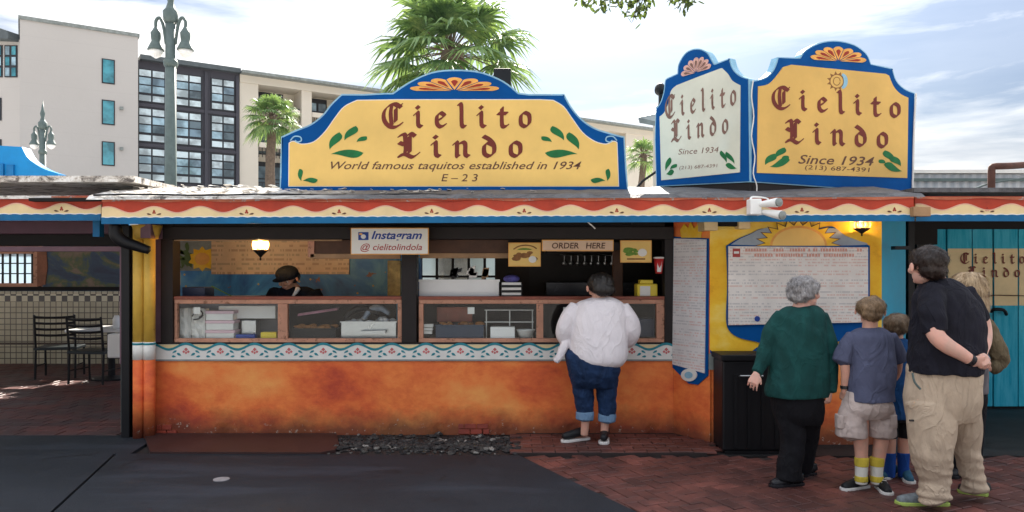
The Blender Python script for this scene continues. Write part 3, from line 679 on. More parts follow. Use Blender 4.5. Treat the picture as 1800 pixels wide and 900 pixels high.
# mural details and inner menus
sunm = MB(); q = [(356+ (26 if i % 2 else 19)*math.cos(i*math.pi/10), 455-(22 if i % 2 else 16)*math.sin(i*math.pi/10)) for i in range(20)]
sunm.prism(BP, BP.pts(q), 0, .01); sunm.build('painted_sun', M['yellow stucco'], fs_)
MB().prism(BP, BP.pts([(356+13*math.cos(i*.4), 455-11*math.sin(i*.4)) for i in range(16)]), .01, .016).build('painted_sun_face', M['petal orange'], fs_)
MB().rect(BP, 306, 424, 372, 476, 0, .006).build('mural_cloud', M['mural grey'], fs_)
lf = MB()
for i in range(14): leaf(lf, BP, random.uniform(312,340), random.uniform(445,474), 20, 6, random.uniform(20,160), .2, .0085)
lf.build('painted_cactus_leaves', paint('cactus green', (.10,.16,.05), .6), fs_)
im = tag(MB().rect(FP(YB-.02), 372, 424, 614, 482, -.01, .01).build('inner_menu_board', printed('print tan', (.78,.56,.36), 17, 60, ((.30,.12,.08),(.28,.2,.14)), .75, .45)), 'tan parchment menu board on the blue mural wall behind the clerk', 'menu board')
# corner column of two pipes, with bands
cl = thing('corner_column', 'pair of round yellow and orange painted pipes at the left corner of the stand', 'column', (XX(252,7.35), 7.35, 0))
for px in (243, 262):
    x = XX(px, 7.35); r = .054; 
    MB().lathe((x, 7.36, 0), [(r, ZZ(601,7.35)), (r, ZZ(400,7.35))], 20).build('yellow_pipe', M['yellow post'], cl, smooth=True)
    MB().lathe((x, 7.36, 0), [(r+.002, ZZ(632,7.35)), (r+.002, ZZ(601,7.35))], 20).build('white_band', M['white paint'], cl, smooth=True)
    MB().lathe((x, 7.36, 0), [(r+.004, ZZ(606,7.35)), (r+.004, ZZ(602.5,7.35))], 20).build('teal_band', M['teal paint'], cl, smooth=True)
    MB().lathe((x, 7.36, 0), [(r, 0), (r, ZZ(632,7.35))], 20).build('orange_pipe', M['orange stucco'], cl, smooth=True)
MB().lathe((XX(256,7.3), 7.33, 0), [(.10, ZZ(420,7.3)), (.14, ZZ(396,7.3))], 20).build('flared_head', M['yellow post'], cl, smooth=True)
tag(MB().tube([P(203,396,7.0), P(204,412,7.0), P(216,424,7.02), P(238,432,7.05), P(262,440,7.08)], [.055,.06,.058,.05,.04], 14, sub=5).build('downspout_elbow', M['black metal'], smooth=True), 'black curved downspout elbow under the left end of the fascia', 'downspout')
bk = MB().box(XX(264,7.4), XX(282,7.4), 7.2, 7.45, ZZ(420,7.4), ZZ(394,7.4)).build('eave_block', M['mauve wood'], fs_, bevel=.006)
MB().rect(FP(7.56), 262, 605, 285, 766, -.05, 0).build('side_strip', M['dark wood'], fs_)

# ---- the recess: angled wall, yellow menu wall
YM = 7.08; MP = FP(YM); xa = XX(1248, YM); AP = Plane((1.62, Y0), (xa, YM))
yw = MB(); yw.prism(AP, [(0, .02), (AP.len, .02), (AP.len, 2.2), (0, 2.2)], -.05, 0); yw.build('angled_wall', M['orange stucco'], fs_)
xb = XX(1550, YM)
bt = smoothline([(1248,616),(1262,624),(1290,629),(1312,626),(1330,612),(1350,606),(1372,610),(1400,622),(1440,626),(1500,624),(1550,624)])
MB().prism(MP, MP.pts([(1248,380)] + bt + [(1550,380)]), -.1, 0).build('yellow_wall', M['yellow stucco'], fs_)
MB().prism(MP, MP.pts([(a, b-1) for a, b in bt] + [(a, b+4) for a, b in bt[::-1]]), -.05, .004).build('blue_trim_line', M['sign blue'], fs_)
MB().box(xa+.002, xb, YM+.012, YM+.1, 0.0, ZZ(618, YM)).build('lower_wall', M['orange stucco'], fs_)
MB().rect(FP(YM-.003), 1246, 622, 1272, 650, -.01, 0).build('grey_patch', M['mural grey'], fs_)
# tall narrow menu on the angled wall
tm = thing('tall_menu_board', 'tall narrow white menu board on the angled wall, shell painted at its foot', 'menu board', AP.pt(AP.len/2, 1.0))
MB().prism(AP, AP.pts([(1184.5,416),(1247,419),(1246,660),(1228,676),(1212,674),(1184,646)]), .002, .014).build('board_frame', M['sign blue'], tm)
MB().prism(AP, AP.pts([(1187,419),(1244,421),(1241,656),(1184.5,640)]), .014, .022).build('printed_sheet', printed('print tall', (.80,.77,.76), 38, 260, ((.62,.20,.14),(.35,.33,.36)), .8, .40), tm)
MB().prism(AP, AP.pts([(1200,418),(1198,404),(1205,394),(1212,402),(1216,390),(1222,402),(1230,394),(1236,406),(1234,418)]), .01, .02).build('lotus_crest', M['yellow stucco'], tm)
sh = MB().prism(AP, AP.pts([(1214+14*math.cos(R(a)), 659+11*math.sin(R(a))) for a in range(0, 360, 20)]), .016, .026).build('painted_shell', M['white paint'], tm)
MB().prism(AP, AP.pts([(1214+7*math.cos(R(a)), 659+6*math.sin(R(a))) for a in range(0, 360, 24)]), .026, .03).build('shell_centre', M['sign edge'], sh)
# the large menu
lm = thing('large_menu_board', 'large cream menu board under a painted half sun on the yellow wall', 'menu board', P(1400, 600, YM))
bo = smoothline([(1276,432),(1278,500),(1276,560),(1282,582),(1300,594),(1326,600),(1350,606),(1400,610),(1450,604),(1500,594),(1526,582),(1528,560),(1528,432)])
bo += smoothline([(1528,432),(1510,424),(1480,412),(1462,398),(1430,402),(1370,402),(1338,402),(1320,410),(1296,420),(1276,432)])[1:-1]
MB().prism(MP, MP.pts(bo), .002, .012).build('board_back', M['sign blue'], lm)
for pts in ([(1284,430),(1300,420),(1318,412),(1334,404),(1356,402),(1350,432)], [(1450,402),(1468,402),(1484,414),(1504,422),(1522,430),(1450,432)]):
    MB().prism(MP, MP.pts(smoothline(pts)), .012, .016).build('painted_cloud', paint('cloud paint', (.34,.40,.46), .5, .2, 8, .1), lm)
pts = []
for i in range(25):
    a_ = math.pi*(1-i/24); r = 1.02 if i % 2 == 0 else .80; pts.append((1402+72*r*math.cos(a_), 432-44*r*math.sin(a_)))
MB().prism(MP, MP.pts([(1402+(a-1402)*1.05, 432+(b-432)*1.06) for a, b in pts]), .016, .019).build('sun_outline', M['ink brown'], lm)
MB().prism(MP, MP.pts(pts), .019, .022).build('painted_sun_rays', M['yellow stucco'], lm)
MB().prism(MP, MP.pts([(1402+50*math.cos(R(a)), 432-35*math.sin(R(a))) for a in range(0, 181, 12)]), .022, .025).build('painted_sun_edge', M['petal orange'], lm)
MB().prism(MP, MP.pts([(1402+46*math.cos(R(a)), 432-31*math.sin(R(a))) for a in range(0, 181, 12)]), .025, .028).build('painted_sun', M['sign yellow'], lm)
ps = MB().prism(MP, MP.pts([(1279,433),(1523,435),(1523,566),(1279,571)]), .012, .034).build('printed_sheet', printed('print large', (.82,.76,.70), 36, 170, ((.60,.22,.14),(.30,.28,.30)), .8, .42), lm)
lg = MB().prism(MP, MP.pts([(1286,437),(1299,437),(1299,452),(1286,452)]), .034, .037).build('menu_emblem', M['ink red'], lm)
MB().prism(MP, MP.pts([(1288,442),(1297,442),(1297,446),(1288,446)]), .037, .039).build('emblem_stripe', M['white paint'], lg)
MB().prism(MP, MP.pts([(1329+5*math.cos(R(a)), 560-5*math.sin(R(a))) for a in range(0, 360, 30)]), .034, .037).build('menu_badge', M['ink blue'], lm)
for j, (x0, x1, y) in enumerate(((1308,1514,440), (1320,1500,449))):
    mbh = MB(); x = x0; random.seed(j)
    while x < x1:
        w2 = random.uniform(2.2, 4.4)
        if random.random() < .84: mbh.rect(MP, x, y-3.0, x+w2, y+2.4, .034, .0355)
        x += w2+1.3
    stuff(mbh.build('menu_heading', paint('heading red', (.70,.36,.28), .5), lm))
# rafter ends and blue side wall
for x0, x1, yb in ((1238,1262,405), (1299,1319,402)): MB().rect(FP(6.95), x0, 384, x1, yb, -.4, 0).build('rafter_end', M['fascia cream'], fs_, bevel=.004)
MB().box(XX(1262,7.04), XX(1300,7.04), 7.0, 7.06, ZZ(398,7.04), ZZ(380,7.04)).build('vent_box', M['soffit'], fs_)
BL = Plane((xb, YM), (XX(1592,7.5), 7.5)); MB().prism(BL, [(0, 0), (BL.len, 0), (BL.len, 2.15), (0, 2.15)], -.05, 0).build('blue_wall', M['turquoise wall'], fs_)
for px, py in ((1566, 436),): MB().rect(FP(7.08), px, py-3, px+28, py+3, 0, .08).build('iron_bracket', M['black metal'], fs_)
for x0, x1, Y in ((1597,1608,7.7), (1612,1640,7.9)): MB().box(XX(x0,Y), XX(x1,Y), Y, Y+.1, 0, ZZ(388,Y)).build('corner_post', M['black metal'], fs_)
MB().rect(FP(7.85), 1600, 386, 1648, 430, -.1, 0).build('eave_bracket', M['soffit'], fs_)

# ---- fascia and roof
def fascia(root, FA, x0, x1, off=0, ph=272, slope=0.0, dy=0):
    def yy(x, y): return y + dy + slope*(x-180)
    n = int((x1-x0)/4); xs = [x0 + (x1-x0)*i/n for i in range(n+1)]
    def band(top, bot): return [(x, yy(x, top(x))) for x in xs] + [(x, yy(x, bot(x))) for x in xs[::-1]]
    cream = lambda x: 369.5 - 5.5*math.cos(2*math.pi*(x-ph)/81.2)
    b0 = MB().prism(FA, FA.pts(band(lambda x: 350, lambda x: 393)), -.04, 0).build('fascia_board', M['fascia red'], root)
    MB().prism(FA, FA.pts(band(lambda x: 351, lambda x: 355+1.5*math.sin(x*.05))), 0, .010).build('fascia_lip', paint('lip orange', (.50,.14,.07), .5, .3, 9, .3, wear=(11,.56), wearc=(.35,.3,.28)), b0)
    MB().prism(FA, FA.pts(band(cream, lambda x: 385)), 0, .012).build('cream_wave', M['fascia cream'], b0)
    MB().prism(FA, FA.pts(band(lambda x: cream(x)-1.3, lambda x: cream(x)+.6)), 0, .014).build('wave_edge', paint('wave edge', (.80,.46,.34), .5), b0)
    sc2 = lambda x: 383.6 - 1.3*abs(math.sin(math.pi*x/19))
    MB().prism(FA, FA.pts(band(lambda x: sc2(x)-1.6, lambda x: 389)), 0, .015).build('white_scallop', M['white paint'], b0)
    MB().prism(FA, FA.pts(band(sc2, lambda x: 394)), 0, .019).build('blue_trim', M['fascia blue'], b0)
    fl, lv = MB(), MB(); x = 272 - 162.4*3
    while x < x1:
        if x > x0+8:
            for dx, dy2, r in ((0,-3.2,2.2),(-1.6,0,1.8),(1.6,0,1.8)): fl.prism(FA, FA.pts([(x+dx-r, yy(x,375)+dy2),(x+dx, yy(x,375)+dy2-r*1.4),(x+dx+r, yy(x,375)+dy2),(x+dx, yy(x,375)+dy2+r)]), .012, .0135+.0002*dx)
            for sg in (1, -1): leaf(lv, FA, x+sg*4, yy(x,378), 9, 2.4, 90-sg*78, 0, .0138)
        x += 162.4
    if fl.v: fl.build('painted_flowers', M['petal red'], b0); lv.build('painted_leaves', M['ink brown'], b0)
FA = Plane((XX(180,6.9), 6.9), (XX(1607,6.62), 6.62)); fascia(fs_, FA, 180, 1606, slope=-.0035)
# roof: patched surface rising to the back
s = N('roof patches'); p = s.pos((1,1,1)); g_ = s.n('SeparateXYZ', {0: s.n('NewGeometry').outputs['Position']}).outputs[0]
n1 = s.noise(s.pos((1,2.5,1)), 4, 9, .72, 1.2); n2 = s.noise(p, 30, 4)
lft = s.ramp(s.math('ADD', s.math('MULTIPLY', s.math('ADD', g_, 2.2), .8), s.math('MULTIPLY', s.noise(p, 1.5, 6), .6)), (.1, 1.), (.9, 0.))
white = s.ramp(n1, (.40, (.10,.085,.075)), (.47, (.55,.50,.44)), (.56, (.80,.78,.74))); grey = s.ramp(n1, (.35, (.05,.05,.055)), (.6, (.13,.13,.14)), (.72, (.17,.165,.16)))
s.bsdf(s.mix(lft, grey, white), .65, s.math('ADD', n1, n2), .6, .02); M['roof patches'] = s.m
rf = MB(); nx = 120
prof = [(6.64,.0),(6.7,.035),(7.1,.10),(7.6,.19),(8.2,.24),(9.9,.24)]
for j, (y, dz) in enumerate(prof):
    for i in range(nx+1):
        x = -3.92 + (3.66+3.92)*i/nx; yo = y + (6.90-6.64)*(1-i/nx)*(1 if j < 2 else .5)
        rf.v.append(Vector((x, yo - .006*random.random() - .03, 2.312 + dz + (.008*mnoise.noise(Vector((x*7, j*3, 0))) if j else -.006))))
for j in range(len(prof)-1):
    for i in range(nx): rf.f.append((j*(nx+1)+i, j*(nx+1)+i+1, (j+1)*(nx+1)+i+1, (j+1)*(nx+1)+i))
rf.box(-3.9, 3.6, 9.7, 9.9, 2.3, 2.53); roof = rf.build('roof', M['roof patches'], fs_)
fl = MB(); random.seed(5)                                          # curled flakes of the white coating along the roof edge
for i in range(200):
    x = random.triangular(-3.9, .5, -2.9); y = random.uniform(6.9, 7.8); z = 2.335 + (y-6.72)*.19; r = random.uniform(.015,.05); a_ = random.uniform(0,3.1)
    fl.obox((x, y, z+random.uniform(0,.012)), (r*math.cos(a_), r*math.sin(a_), random.uniform(-.004,.006)), (-r*.5*math.sin(a_), r*.5*math.cos(a_), .003), (0,0,.0015))
stuff(fl.build('roof_flakes', paint('flake white', (.74,.70,.64), .6, .3, 10, .3), roof))
lt = MB().tube([Vector((x, 6.86-.02*(x+3)/6+ .01*math.sin(x*3), 2.35+.006*math.sin(x*5))) for x in [-3.85+i*.3 for i in range(25)]], .009, 6)
lt.build('roof_cable', M['black metal'], fs_, smooth=True)
MB().tube([P(620,398,6.9), P(700,397,6.9), P(900,397,6.9), P(1090,396,6.9), P(1110,392,6.85), P(1122,386,6.85)], .006, 5, sub=2).build('eave_cable', M['black metal'], fs_)
MB().tube([P(1030,388,6.85), P(1040,396,6.85), P(1046,402,6.85)], .006, 5).build('loose_cable_end', M['white paint'], fs_)
# ------------------------------------------------------------------ hanging signs and things on the counter
def board(name, label, Y, x0, y0, x1, y1, mat, edge='tan wood', cat='sign', th=.02):
    t = thing(name, label, cat, P((x0+x1)/2, y1, Y)); pl = FP(Y)
    MB().rect(pl, x0-1.5, y0-1.5, x1+1.5, y1+1.5, -th, 0).build('board_frame', M[edge], t)
    MB().rect(pl, x0, y0, x1, y1, 0, .004).build('board_face', mat if not isinstance(mat, str) else M[mat], t); return t, pl
t, pl = board('handle_sign', 'white social media sign with blue camera logo hanging at the middle of the eave', 7.2, 618, 402, 752, 446, paint('sign paper', (.80,.77,.70), .5, .06, 3, .05), 'petal orange')
ig = MB().rect(pl, 630, 408, 648, 422, .004, .006).build('camera_logo', M['ink blue'], t)
MB().prism(pl, pl.pts([(639+4.5*math.cos(R(a)), 416-4*math.sin(R(a))) for a in range(0, 360, 30)]), .006, .008).build('logo_lens', M['white paint'], ig)
MB().rect(pl, 632, 410, 637, 413, .006, .008).build('logo_corner', M['petal orange'], ig)
text(t, pl, 'Instagram', 653, 742, 406, 425, M['ink blue'], .0065, .3, bold=.022)
text(t, pl, '@ cielitolindola', 634, 742, 428, 443, M['ink red'], .0065, .25, bold=.008)
t, pl = board('order_sign', 'long narrow cream sign reading order here above the customer', 7.4, 954, 423, 1077, 440, paint('sign peach', (.74,.52,.36), .5, .1, 3, .05), 'petal orange')
text(t, pl, 'ORDER   HERE', 970, 1064, 426.5, 437, M['ink brown'], .0065, .1, bold=.02)
t, pl = board('food_picture_sign', 'yellow square picture sign of tacos left of the order here sign', 7.42, 895, 428, 949, 467, 'sign yellow', 'petal orange')
random.seed(11)
m_ = MB()
for i in range(14): 
    x, y, r = random.uniform(906,938), random.uniform(443,455), random.uniform(3,6); m_.prism(pl, pl.pts([(x+r*1.4*math.cos(R(a)), y-r*.7*math.sin(R(a))) for a in range(0, 360, 45)]), .004, .006+.0003*i)
m_.build('printed_tacos', M['food brown'], t)
MB().prism(pl, pl.pts([(936+7*math.cos(R(a)), 456-6*math.sin(R(a))) for a in range(0, 360, 30)]), .004, .0125).build('printed_sauce_cup', M['white paint'], t)
MB().prism(pl, pl.pts([(922+14*math.cos(R(a)), 441-5*math.sin(R(a))) for a in range(20, 161, 20)]), .004, .0115).build('printed_lettuce', M['food green'], t)
stk = MB(); stroke(stk, pl, [(903,438),(912,433),(924,431),(936,433),(943,437)], 2.2, .0065); stk.build('printed_caption', M['food brown'], t)
t, pl = board('food_picture_sign', 'yellow picture sign of a green burrito right of the order here sign', 7.42, 1092, 424, 1144, 460, 'sign yellow', 'petal orange')
m_ = MB()
for i in range(9):
    x, y, r = random.uniform(1102,1118), random.uniform(438,448), random.uniform(3,6); m_.prism(pl, pl.pts([(x+r*1.5*math.cos(R(a)), y-r*.7*math.sin(R(a))) for a in range(0, 360, 45)]), .004, .006+.0003*i)
m_.build('printed_burrito', M['food green'], t)
MB().prism(pl, pl.pts([(1129+8*math.cos(R(a)), 444-7*math.sin(R(a))) for a in range(0, 360, 30)]), .004, .0105).build('printed_sauce_cup', M['white paint'], t)
MB().rect(pl, 1102, 454, 1134, 456.5, .004, .006).build('printed_caption', M['food brown'], t)
# lanterns
def lantern(label, px, y0, y1, Y, k=1.0):
    t = thing('wall_lantern', label, 'lantern', P(px, y1, Y)); c = P(px, y1, Y); h = (y1-y0)/F*Y; 
    MB().lathe(c, [(.004,0),(.012,h*.06),(.006,h*.14),(.03,h*.26),(.078*k,h*.46),(.082*k,h*.5)], 8).build('lantern_bottom', M['black metal'], t)
    gm = MC.get('lantern glass')
    if not gm:
        s = N('lantern glass'); gm = s.bsdf((.40,.28,.15), .3); s.b.inputs['Emission Color'].default_value = (1,.72,.38,1); s.b.inputs['Emission Strength'].default_value = .10; t1 = s.n('BsdfTransparent', {0: (1,.85,.6,1)}); m1 = s.n('MixShader', {0: .45, 1: s.b.outputs[0], 2: t1.outputs[0]}); s.t.links.new(m1.outputs[0], s.out.inputs[0]); MC['lantern glass'] = gm
    for i in range(6):
        a = i*math.pi/3+.26; q = c + Vector((.048*k*math.cos(a), .048*k*math.sin(a), 0))
        MB().tube([q + Vector((0,0,h*.5)), q + Vector((.01*math.cos(a), .01*math.sin(a), h*.75)), q + Vector((0,0,h*.95))], [.024*k,.028*k,.022*k], 8, sub=2).build('glass_lobe', gm, t, smooth=True)
    MB().lathe(c, [(.075*k,h*.93),(.06*k,h*1.0),(.02,h*1.1),(.008,h*1.2)], 8).build('lantern_cap', M['black metal'], t)
    lp_ = bpy.data.lights.new('lantern_bulb', 'POINT'); lp_.energy = 42 if px < 900 else 4; lp_.color = (1,.75,.45); lp_.shadow_soft_size = .012
    lo_ = bpy.data.objects.new('lantern_bulb', lp_); COL.objects.link(lo_); lo_.parent = t; lo_.location = (0, 0, h*.74)
    MB().box(c.x-.006, c.x+.006, c.y-.01, c.y+.25, c.z+h*1.12, c.z+h*1.18).build('bracket', M['black metal'], t); return t
lantern('black iron lantern with cream glass hanging over the clerk', 458, 420, 458, 7.7)
lantern('black iron lantern with lit cream glass at the top right corner of the yellow wall', 1515, 388, 415, 6.95)
# goods in the cases (stand on the counter inside the glass)
def item(name, label, cat, x0, x1, y0, y1, Y, mat, depth=.15, bev=.006, group=None):
    o = MB().box(XX(x0,Y), XX(x1,Y), Y, Y+depth, ZZ(y1,Y), ZZ(y0,Y)).build(name, M[mat] if isinstance(mat, str) else mat, bevel=bev); return tag(o, label, cat, group)
random.seed(2); Yc = 7.62
for i, (x0, x1) in enumerate(((312,336),(337,361))):
    t = thing('paper_bag', ['leftmost crumpled white paper bag in the left display case', 'white paper bag with a black swirl mark beside the pink boxes'][i], 'paper bag', P((x0+x1)/2, 597, Yc))
    b = MB(); 
    for j in range(7):
        for k in range(5):
            b.v.append(P(x0+(x1-x0)*k/4+random.uniform(-1.2,1.2), 597-j*9.2+random.uniform(-1,1), Yc+random.uniform(0,.04)+.02*(k%2)))
    n0 = len(b.v); b.v += [v + Vector((0,.1,0)) for v in b.v[:n0]]
    for j in range(6):
        for k in range(4):
            q = (j*5+k, j*5+k+1, (j+1)*5+k+1, (j+1)*5+k); b.f += [q[::-1], tuple(u+n0 for u in q)]
    for j in range(6): b.f += [(j*5, j*5+n0, (j+1)*5+n0, (j+1)*5), (j*5+4, (j+1)*5+4, (j+1)*5+4+n0, j*5+4+n0)]
    for k in range(4): b.f += [(k, k+1, k+1+n0, k+n0), (30+k, 30+k+n0, 31+k+n0, 31+k)]
    b.build('bag_body', M['white paint'], t)
    if i: 
        m_ = MB(); stroke(m_, FP(Yc-.012), [(338,556),(343,548),(352,546),(356,552),(350,558)], 2.5, 0); stroke(m_, FP(Yc-.012), [(340,562),(350,560),(357,554)], 2.5, 0); m_.build('bag_print', M['plastic black'], t)
for i in range(3):
    t = thing('food_box', ['bottom pink and white takeaway box in the left case', 'middle pink and white takeaway box of the stack in the left case', 'top pink and white takeaway box of the stack in the left case'][i], 'takeaway box', P(386, 597-i*17, Yc), 'pink takeaway boxes')
    y1 = 597-i*17; MB().box(XX(362,Yc), XX(411-i,Yc), Yc, Yc+.16, ZZ(y1,Yc), ZZ(y1-11.5,Yc)).build('box_body', M['white paint'], t, bevel=.004)
    MB().box(XX(361,Yc), XX(413-i,Yc), Yc-.004, Yc+.165, ZZ(y1-11.5,Yc), ZZ(y1-16.5,Yc)).build('box_lid', M['cardboard pink'], t, bevel=.003)
item('white_carton', 'long white carton high in the left display case behind the boxes', 'carton', 384, 484, 538, 560, 7.75, 'plastic white', .12)
item('grey_bin', 'grey steel bin under the white carton in the left case', 'bin', 424, 450, 563, 590, 7.72, 'steel', .12)
item('blue_packet', 'small blue packet lying on the case floor right of the boxes', 'packet', 414, 448, 588, 597, 7.6, 'ink blue', .08)
item('yellow_packet', 'bright yellow packet lying against the mullion of the left case', 'packet', 458, 486, 584, 597, 7.6, 'plastic yellow', .08)
item('register', 'dark blue cash register at the left end of the counter rail', 'cash register', 320, 360, 505, 522, 7.75, paint('register blue', (.03,.04,.08), .4), .25)
item('card_holder', 'small white round card on the left wall beside the register', 'card', 305, 316, 478, 501, 7.7, 'white paint', .02)
# trays and wrapped food in the second case
def tray(label, x0, x1, y0, y1, Y, mat, fill=None, n=0):
    t = thing('food_tray', label, 'tray', P((x0+x1)/2, y1, Y)); a, b, z0, z1 = XX(x0,Y), XX(x1,Y), ZZ(y1,Y), ZZ(y0,Y); d = .22
    m = MB().box(a, b, Y, Y+.008, z0, z1).box(a, b, Y+d-.008, Y+d, z0, z1).box(a, a+.008, Y+.009, Y+d-.009, z0, z1).box(b-.008, b, Y+.009, Y+d-.009, z0, z1).box(a+.009, b-.009, Y+.009, Y+d-.009, z0, z0+.008)
    m.box(a-.012, b+.012, Y-.012, Y-.001, z1-.004, z1+.006); m.build('tray_body', M[mat], t)
    if fill:
        f = MB()
        for i in range(n): f.ell((random.uniform(a+.03, b-.03), random.uniform(Y+.03, Y+d-.03), z1+random.uniform(-.01,.025)), random.uniform(.02,.05), random.uniform(.02,.04), random.uniform(.01,.03), None, 8, 5)
        f.build('tray_food', M[fill] if isinstance(fill, str) else fill, t)
    return t
tray('long black tray of dark food in the second case, left half', 512, 590, 578, 594, 7.6, 'plastic black', 'food brown', 18)
tray('steel tray with pale wrapped food in the second case, right half', 600, 696, 566, 594, 7.65, 'steel', paint('foil', (.45,.47,.5), .3, .3, 30, .5), 22)
tray('wide dark blue tray in the third case', 766, 850, 572, 596, 7.6, paint('tray blue', (.02,.04,.08), .35).name, 'food brown', 10)
for i in range(2):
    w_ = MB().tube([P(606+i*34, 560, 7.72), P(618+i*34, 548-i*4, 7.74), P(640+i*30, 542, 7.74), P(664+i*20, 552, 7.72)], [.02,.035,.035,.02], 8, sub=3)
    tag(w_.build('wrapped_food', M['plastic black'] if i == 0 else paint('film blue', (.25,.3,.38), .25, .3, 20, .5), smooth=True), ['dark wrapped bundle on the trays in the second case', 'blue grey film wrapped bundle at the right end of the second case'][i], 'food')
item('white_box', 'low white box on the floor of the third display case', 'box', 862, 905, 575, 597, 7.6, 'plastic white', .14)
tag(MB().lathe(P(924,597,7.68), [(.05,0),(.095,.10),(.1,.105),(.09,.1),(.045,.01)], 20).build('white_bowl', M['plastic white'], smooth=True), 'white bowl right of the low white box in the third case', 'bowl')
t = thing('wire_rack', 'white wire rack behind the low white box in the third case', 'rack', P(895, 597, 7.8))
for x in (855, 896, 936): MB().tube([P(x,597,7.8), P(x,545,7.8)], .006, 6).build('upright', M['plastic white'], t)
for y in (545, 566): MB().tube([P(852,y,7.8), P(938,y,7.8)], .006, 6).build('wire', M['plastic white'], t)
t = thing('napkin_stack', 'small stack of white napkins at the left end of the third case', 'napkins', P(752, 580, 7.62))
for i in range(3): MB().obox(P(752+i, 584-i*6, 7.64), (.045,.004*i,0), (0,.04,0), (0,0,.014)).build('napkin', M['white paint'], t)
item('case_crate', 'brown crate at the back of the third case', 'crate', 768, 830, 540, 566, 7.85, 'rail wood red', .06)
item('dark_crate', 'dark crate in the right end of the fourth display case', 'crate', 1118, 1150, 560, 592, 7.72, paint('register blue', (.03,.04,.08), .4), .12)
tag(MB().obox(P(560,548,7.7), (.20,0,.03), (0,.05,0), (0,.01,.012)).build('film_roll', paint('film pink', (.50,.25,.32), .3, .4, 12, .3)), 'folded pink film lying across the back of the second case', 'film')
tag(MB().obox(P(655,584,7.58), (.13,0,.004), (0,.03,0), (0,0,.016)).build('steel_lid', M['steel']), 'thin steel lid in front of the wrapped food tray', 'lid')
for i in range(3): item('menu_leaflet', ('pale leaflet taped inside the glass at the far left of the left case','small pale notice behind the glass of the third case','small pale notice behind the glass of the fourth case')[i], 'leaflet', (340,822,990)[i], (352,834,1002)[i], 540, 552, 7.55, 'white paint', .004, .001)
# things standing on the counter rail
t = thing('white_bin', 'long white plastic bin on the rail under the back window', 'bin', P(806, 524, 7.7))
Y = 7.7; a, b, z0, z1 = XX(737,Y), XX(877,Y), ZZ(523,Y), ZZ(492,Y)
MB().box(a,b,Y,Y+.008,z0,z1).box(a,b,Y+.25,Y+.258,z0,z1).box(a,a+.008,Y+.009,Y+.249,z0,z1).box(b-.008,b,Y+.009,Y+.249,z0,z1).box(a+.009,b-.009,Y+.009,Y+.249,z0,z0+.01).build('bin_body', M['plastic white'], t)
MB().box(a-.01,b+.01,Y-.012,Y-.001,z1-.02,z1+.004).build('bin_rim', M['plastic white'], t)
random.seed(4)
for i in range(3):
    x = (800, 832, 856)[i]; t2 = MB()
    for k in range(5): t2.obox(P(x+random.uniform(-6,6), 482-random.uniform(-4,8), 7.82), (random.uniform(.02,.045), 0, random.uniform(-.02,.02)), (0,.03,0), (.005,0,random.uniform(.015,.04)))
    tag(t2.build('bagged_goods', M[('plastic black','white paint','tan wood')[i]]), ['black wrapped packet sticking out of the white bin', 'crumpled white bags heaped at the right of the white bin', 'brown paper folds at the right end of the white bin'][i], 'packet')
t = thing('napkin_dispenser', 'black napkin dispenser with a blue crumpled top on the rail', 'napkin dispenser', P(899, 523, 7.6))
for k in range(3):
    MB().box(XX(880,7.6), XX(918,7.6), 7.6, 7.74, ZZ(523-k*9,7.6), ZZ(519-k*9,7.6)).build('black_shelf', M['plastic black'], t)
    MB().box(XX(882,7.6), XX(916,7.6), 7.605, 7.73, ZZ(518.8-k*9,7.6), ZZ(514.6-k*9,7.6)).build('napkin', M['white paint'], t)
MB().ell(P(899, 490, 7.67), .085, .06, .04, None, 12, 8).build('blue_top', paint('violet cloth', (.10,.09,.32), .6, .5, 20, .5), t)
t = thing('yellow_container', 'yellow plastic container with a pale label on the rail right of the customer', 'container', P(1137, 523, 7.6))
MB().box(XX(1120,7.6), XX(1156,7.6), 7.6, 7.78, ZZ(523,7.6), ZZ(499,7.6)).build('body', M['plastic yellow'], t, bevel=.012)
MB().box(XX(1126,7.6), XX(1149,7.6), 7.63, 7.75, ZZ(499,7.6), ZZ(492,7.6)).build('lid', M['plastic yellow'], t, bevel=.008)
MB().rect(FP(7.598), 1125, 503, 1143, 520, -.002, .003).build('pale_label', M['white paint'], t)
t = thing('soda_cup', 'red and white soda cup fixed to the dark post right of the serving window', 'cup', P(1158, 480, 7.47))
c_ = P(1158, 481, 7.47); MB().lathe(c_, [(.034,0),(.05,.15)], 16).build('cup_body', M['plastic red'], t, smooth=True); MB().lathe(c_, [(.053,.15),(.055,.165),(.02,.17)], 16).build('cup_lid', M['white paint'], t); MB().prism(FP(7.432), FP(7.432).pts([(1155,478),(1162,478),(1164,454),(1156,454)]), -.006, .002).build('white_stripe', M['white paint'], t)
# kitchen: hanging utensils, hood, shelves
t = thing('utensil_rack', 'dark rack of steel ladles hanging at the back of the kitchen', 'utensil rack', P(1030, 470, 9.4))
MB().tube([P(985,448,9.4), P(1085,448,9.4)], .01, 6).build('rail', M['steel'], t)
for i in range(8):
    x = 992+i*12; MB().tube([P(x,448,9.4), P(x,460,9.4)], .006, 5).ell(P(x,463,9.4), .03,.02,.025, None, 8, 5).build('ladle', M['steel'], t)
item('range_hood', 'dark steel range hood at the back of the kitchen', 'range hood', 960, 1110, 425, 444, 9.2, paint('hood', (.05,.045,.05), .3, .2, 8, .1, Metallic=.6), .4)
item('kitchen_shelf', 'dark griddle bench along the kitchen back wall', 'bench', 960, 1160, 496, 520, 9.0, paint('hood2', (.04,.04,.045), .25, .2, 8, .1, Metallic=.6), .5)
item('door_jamb', 'reddish brown timber post standing inside the kitchen', 'post', 1078, 1095, 440, 524, 8.2, 'brown wood', .1)
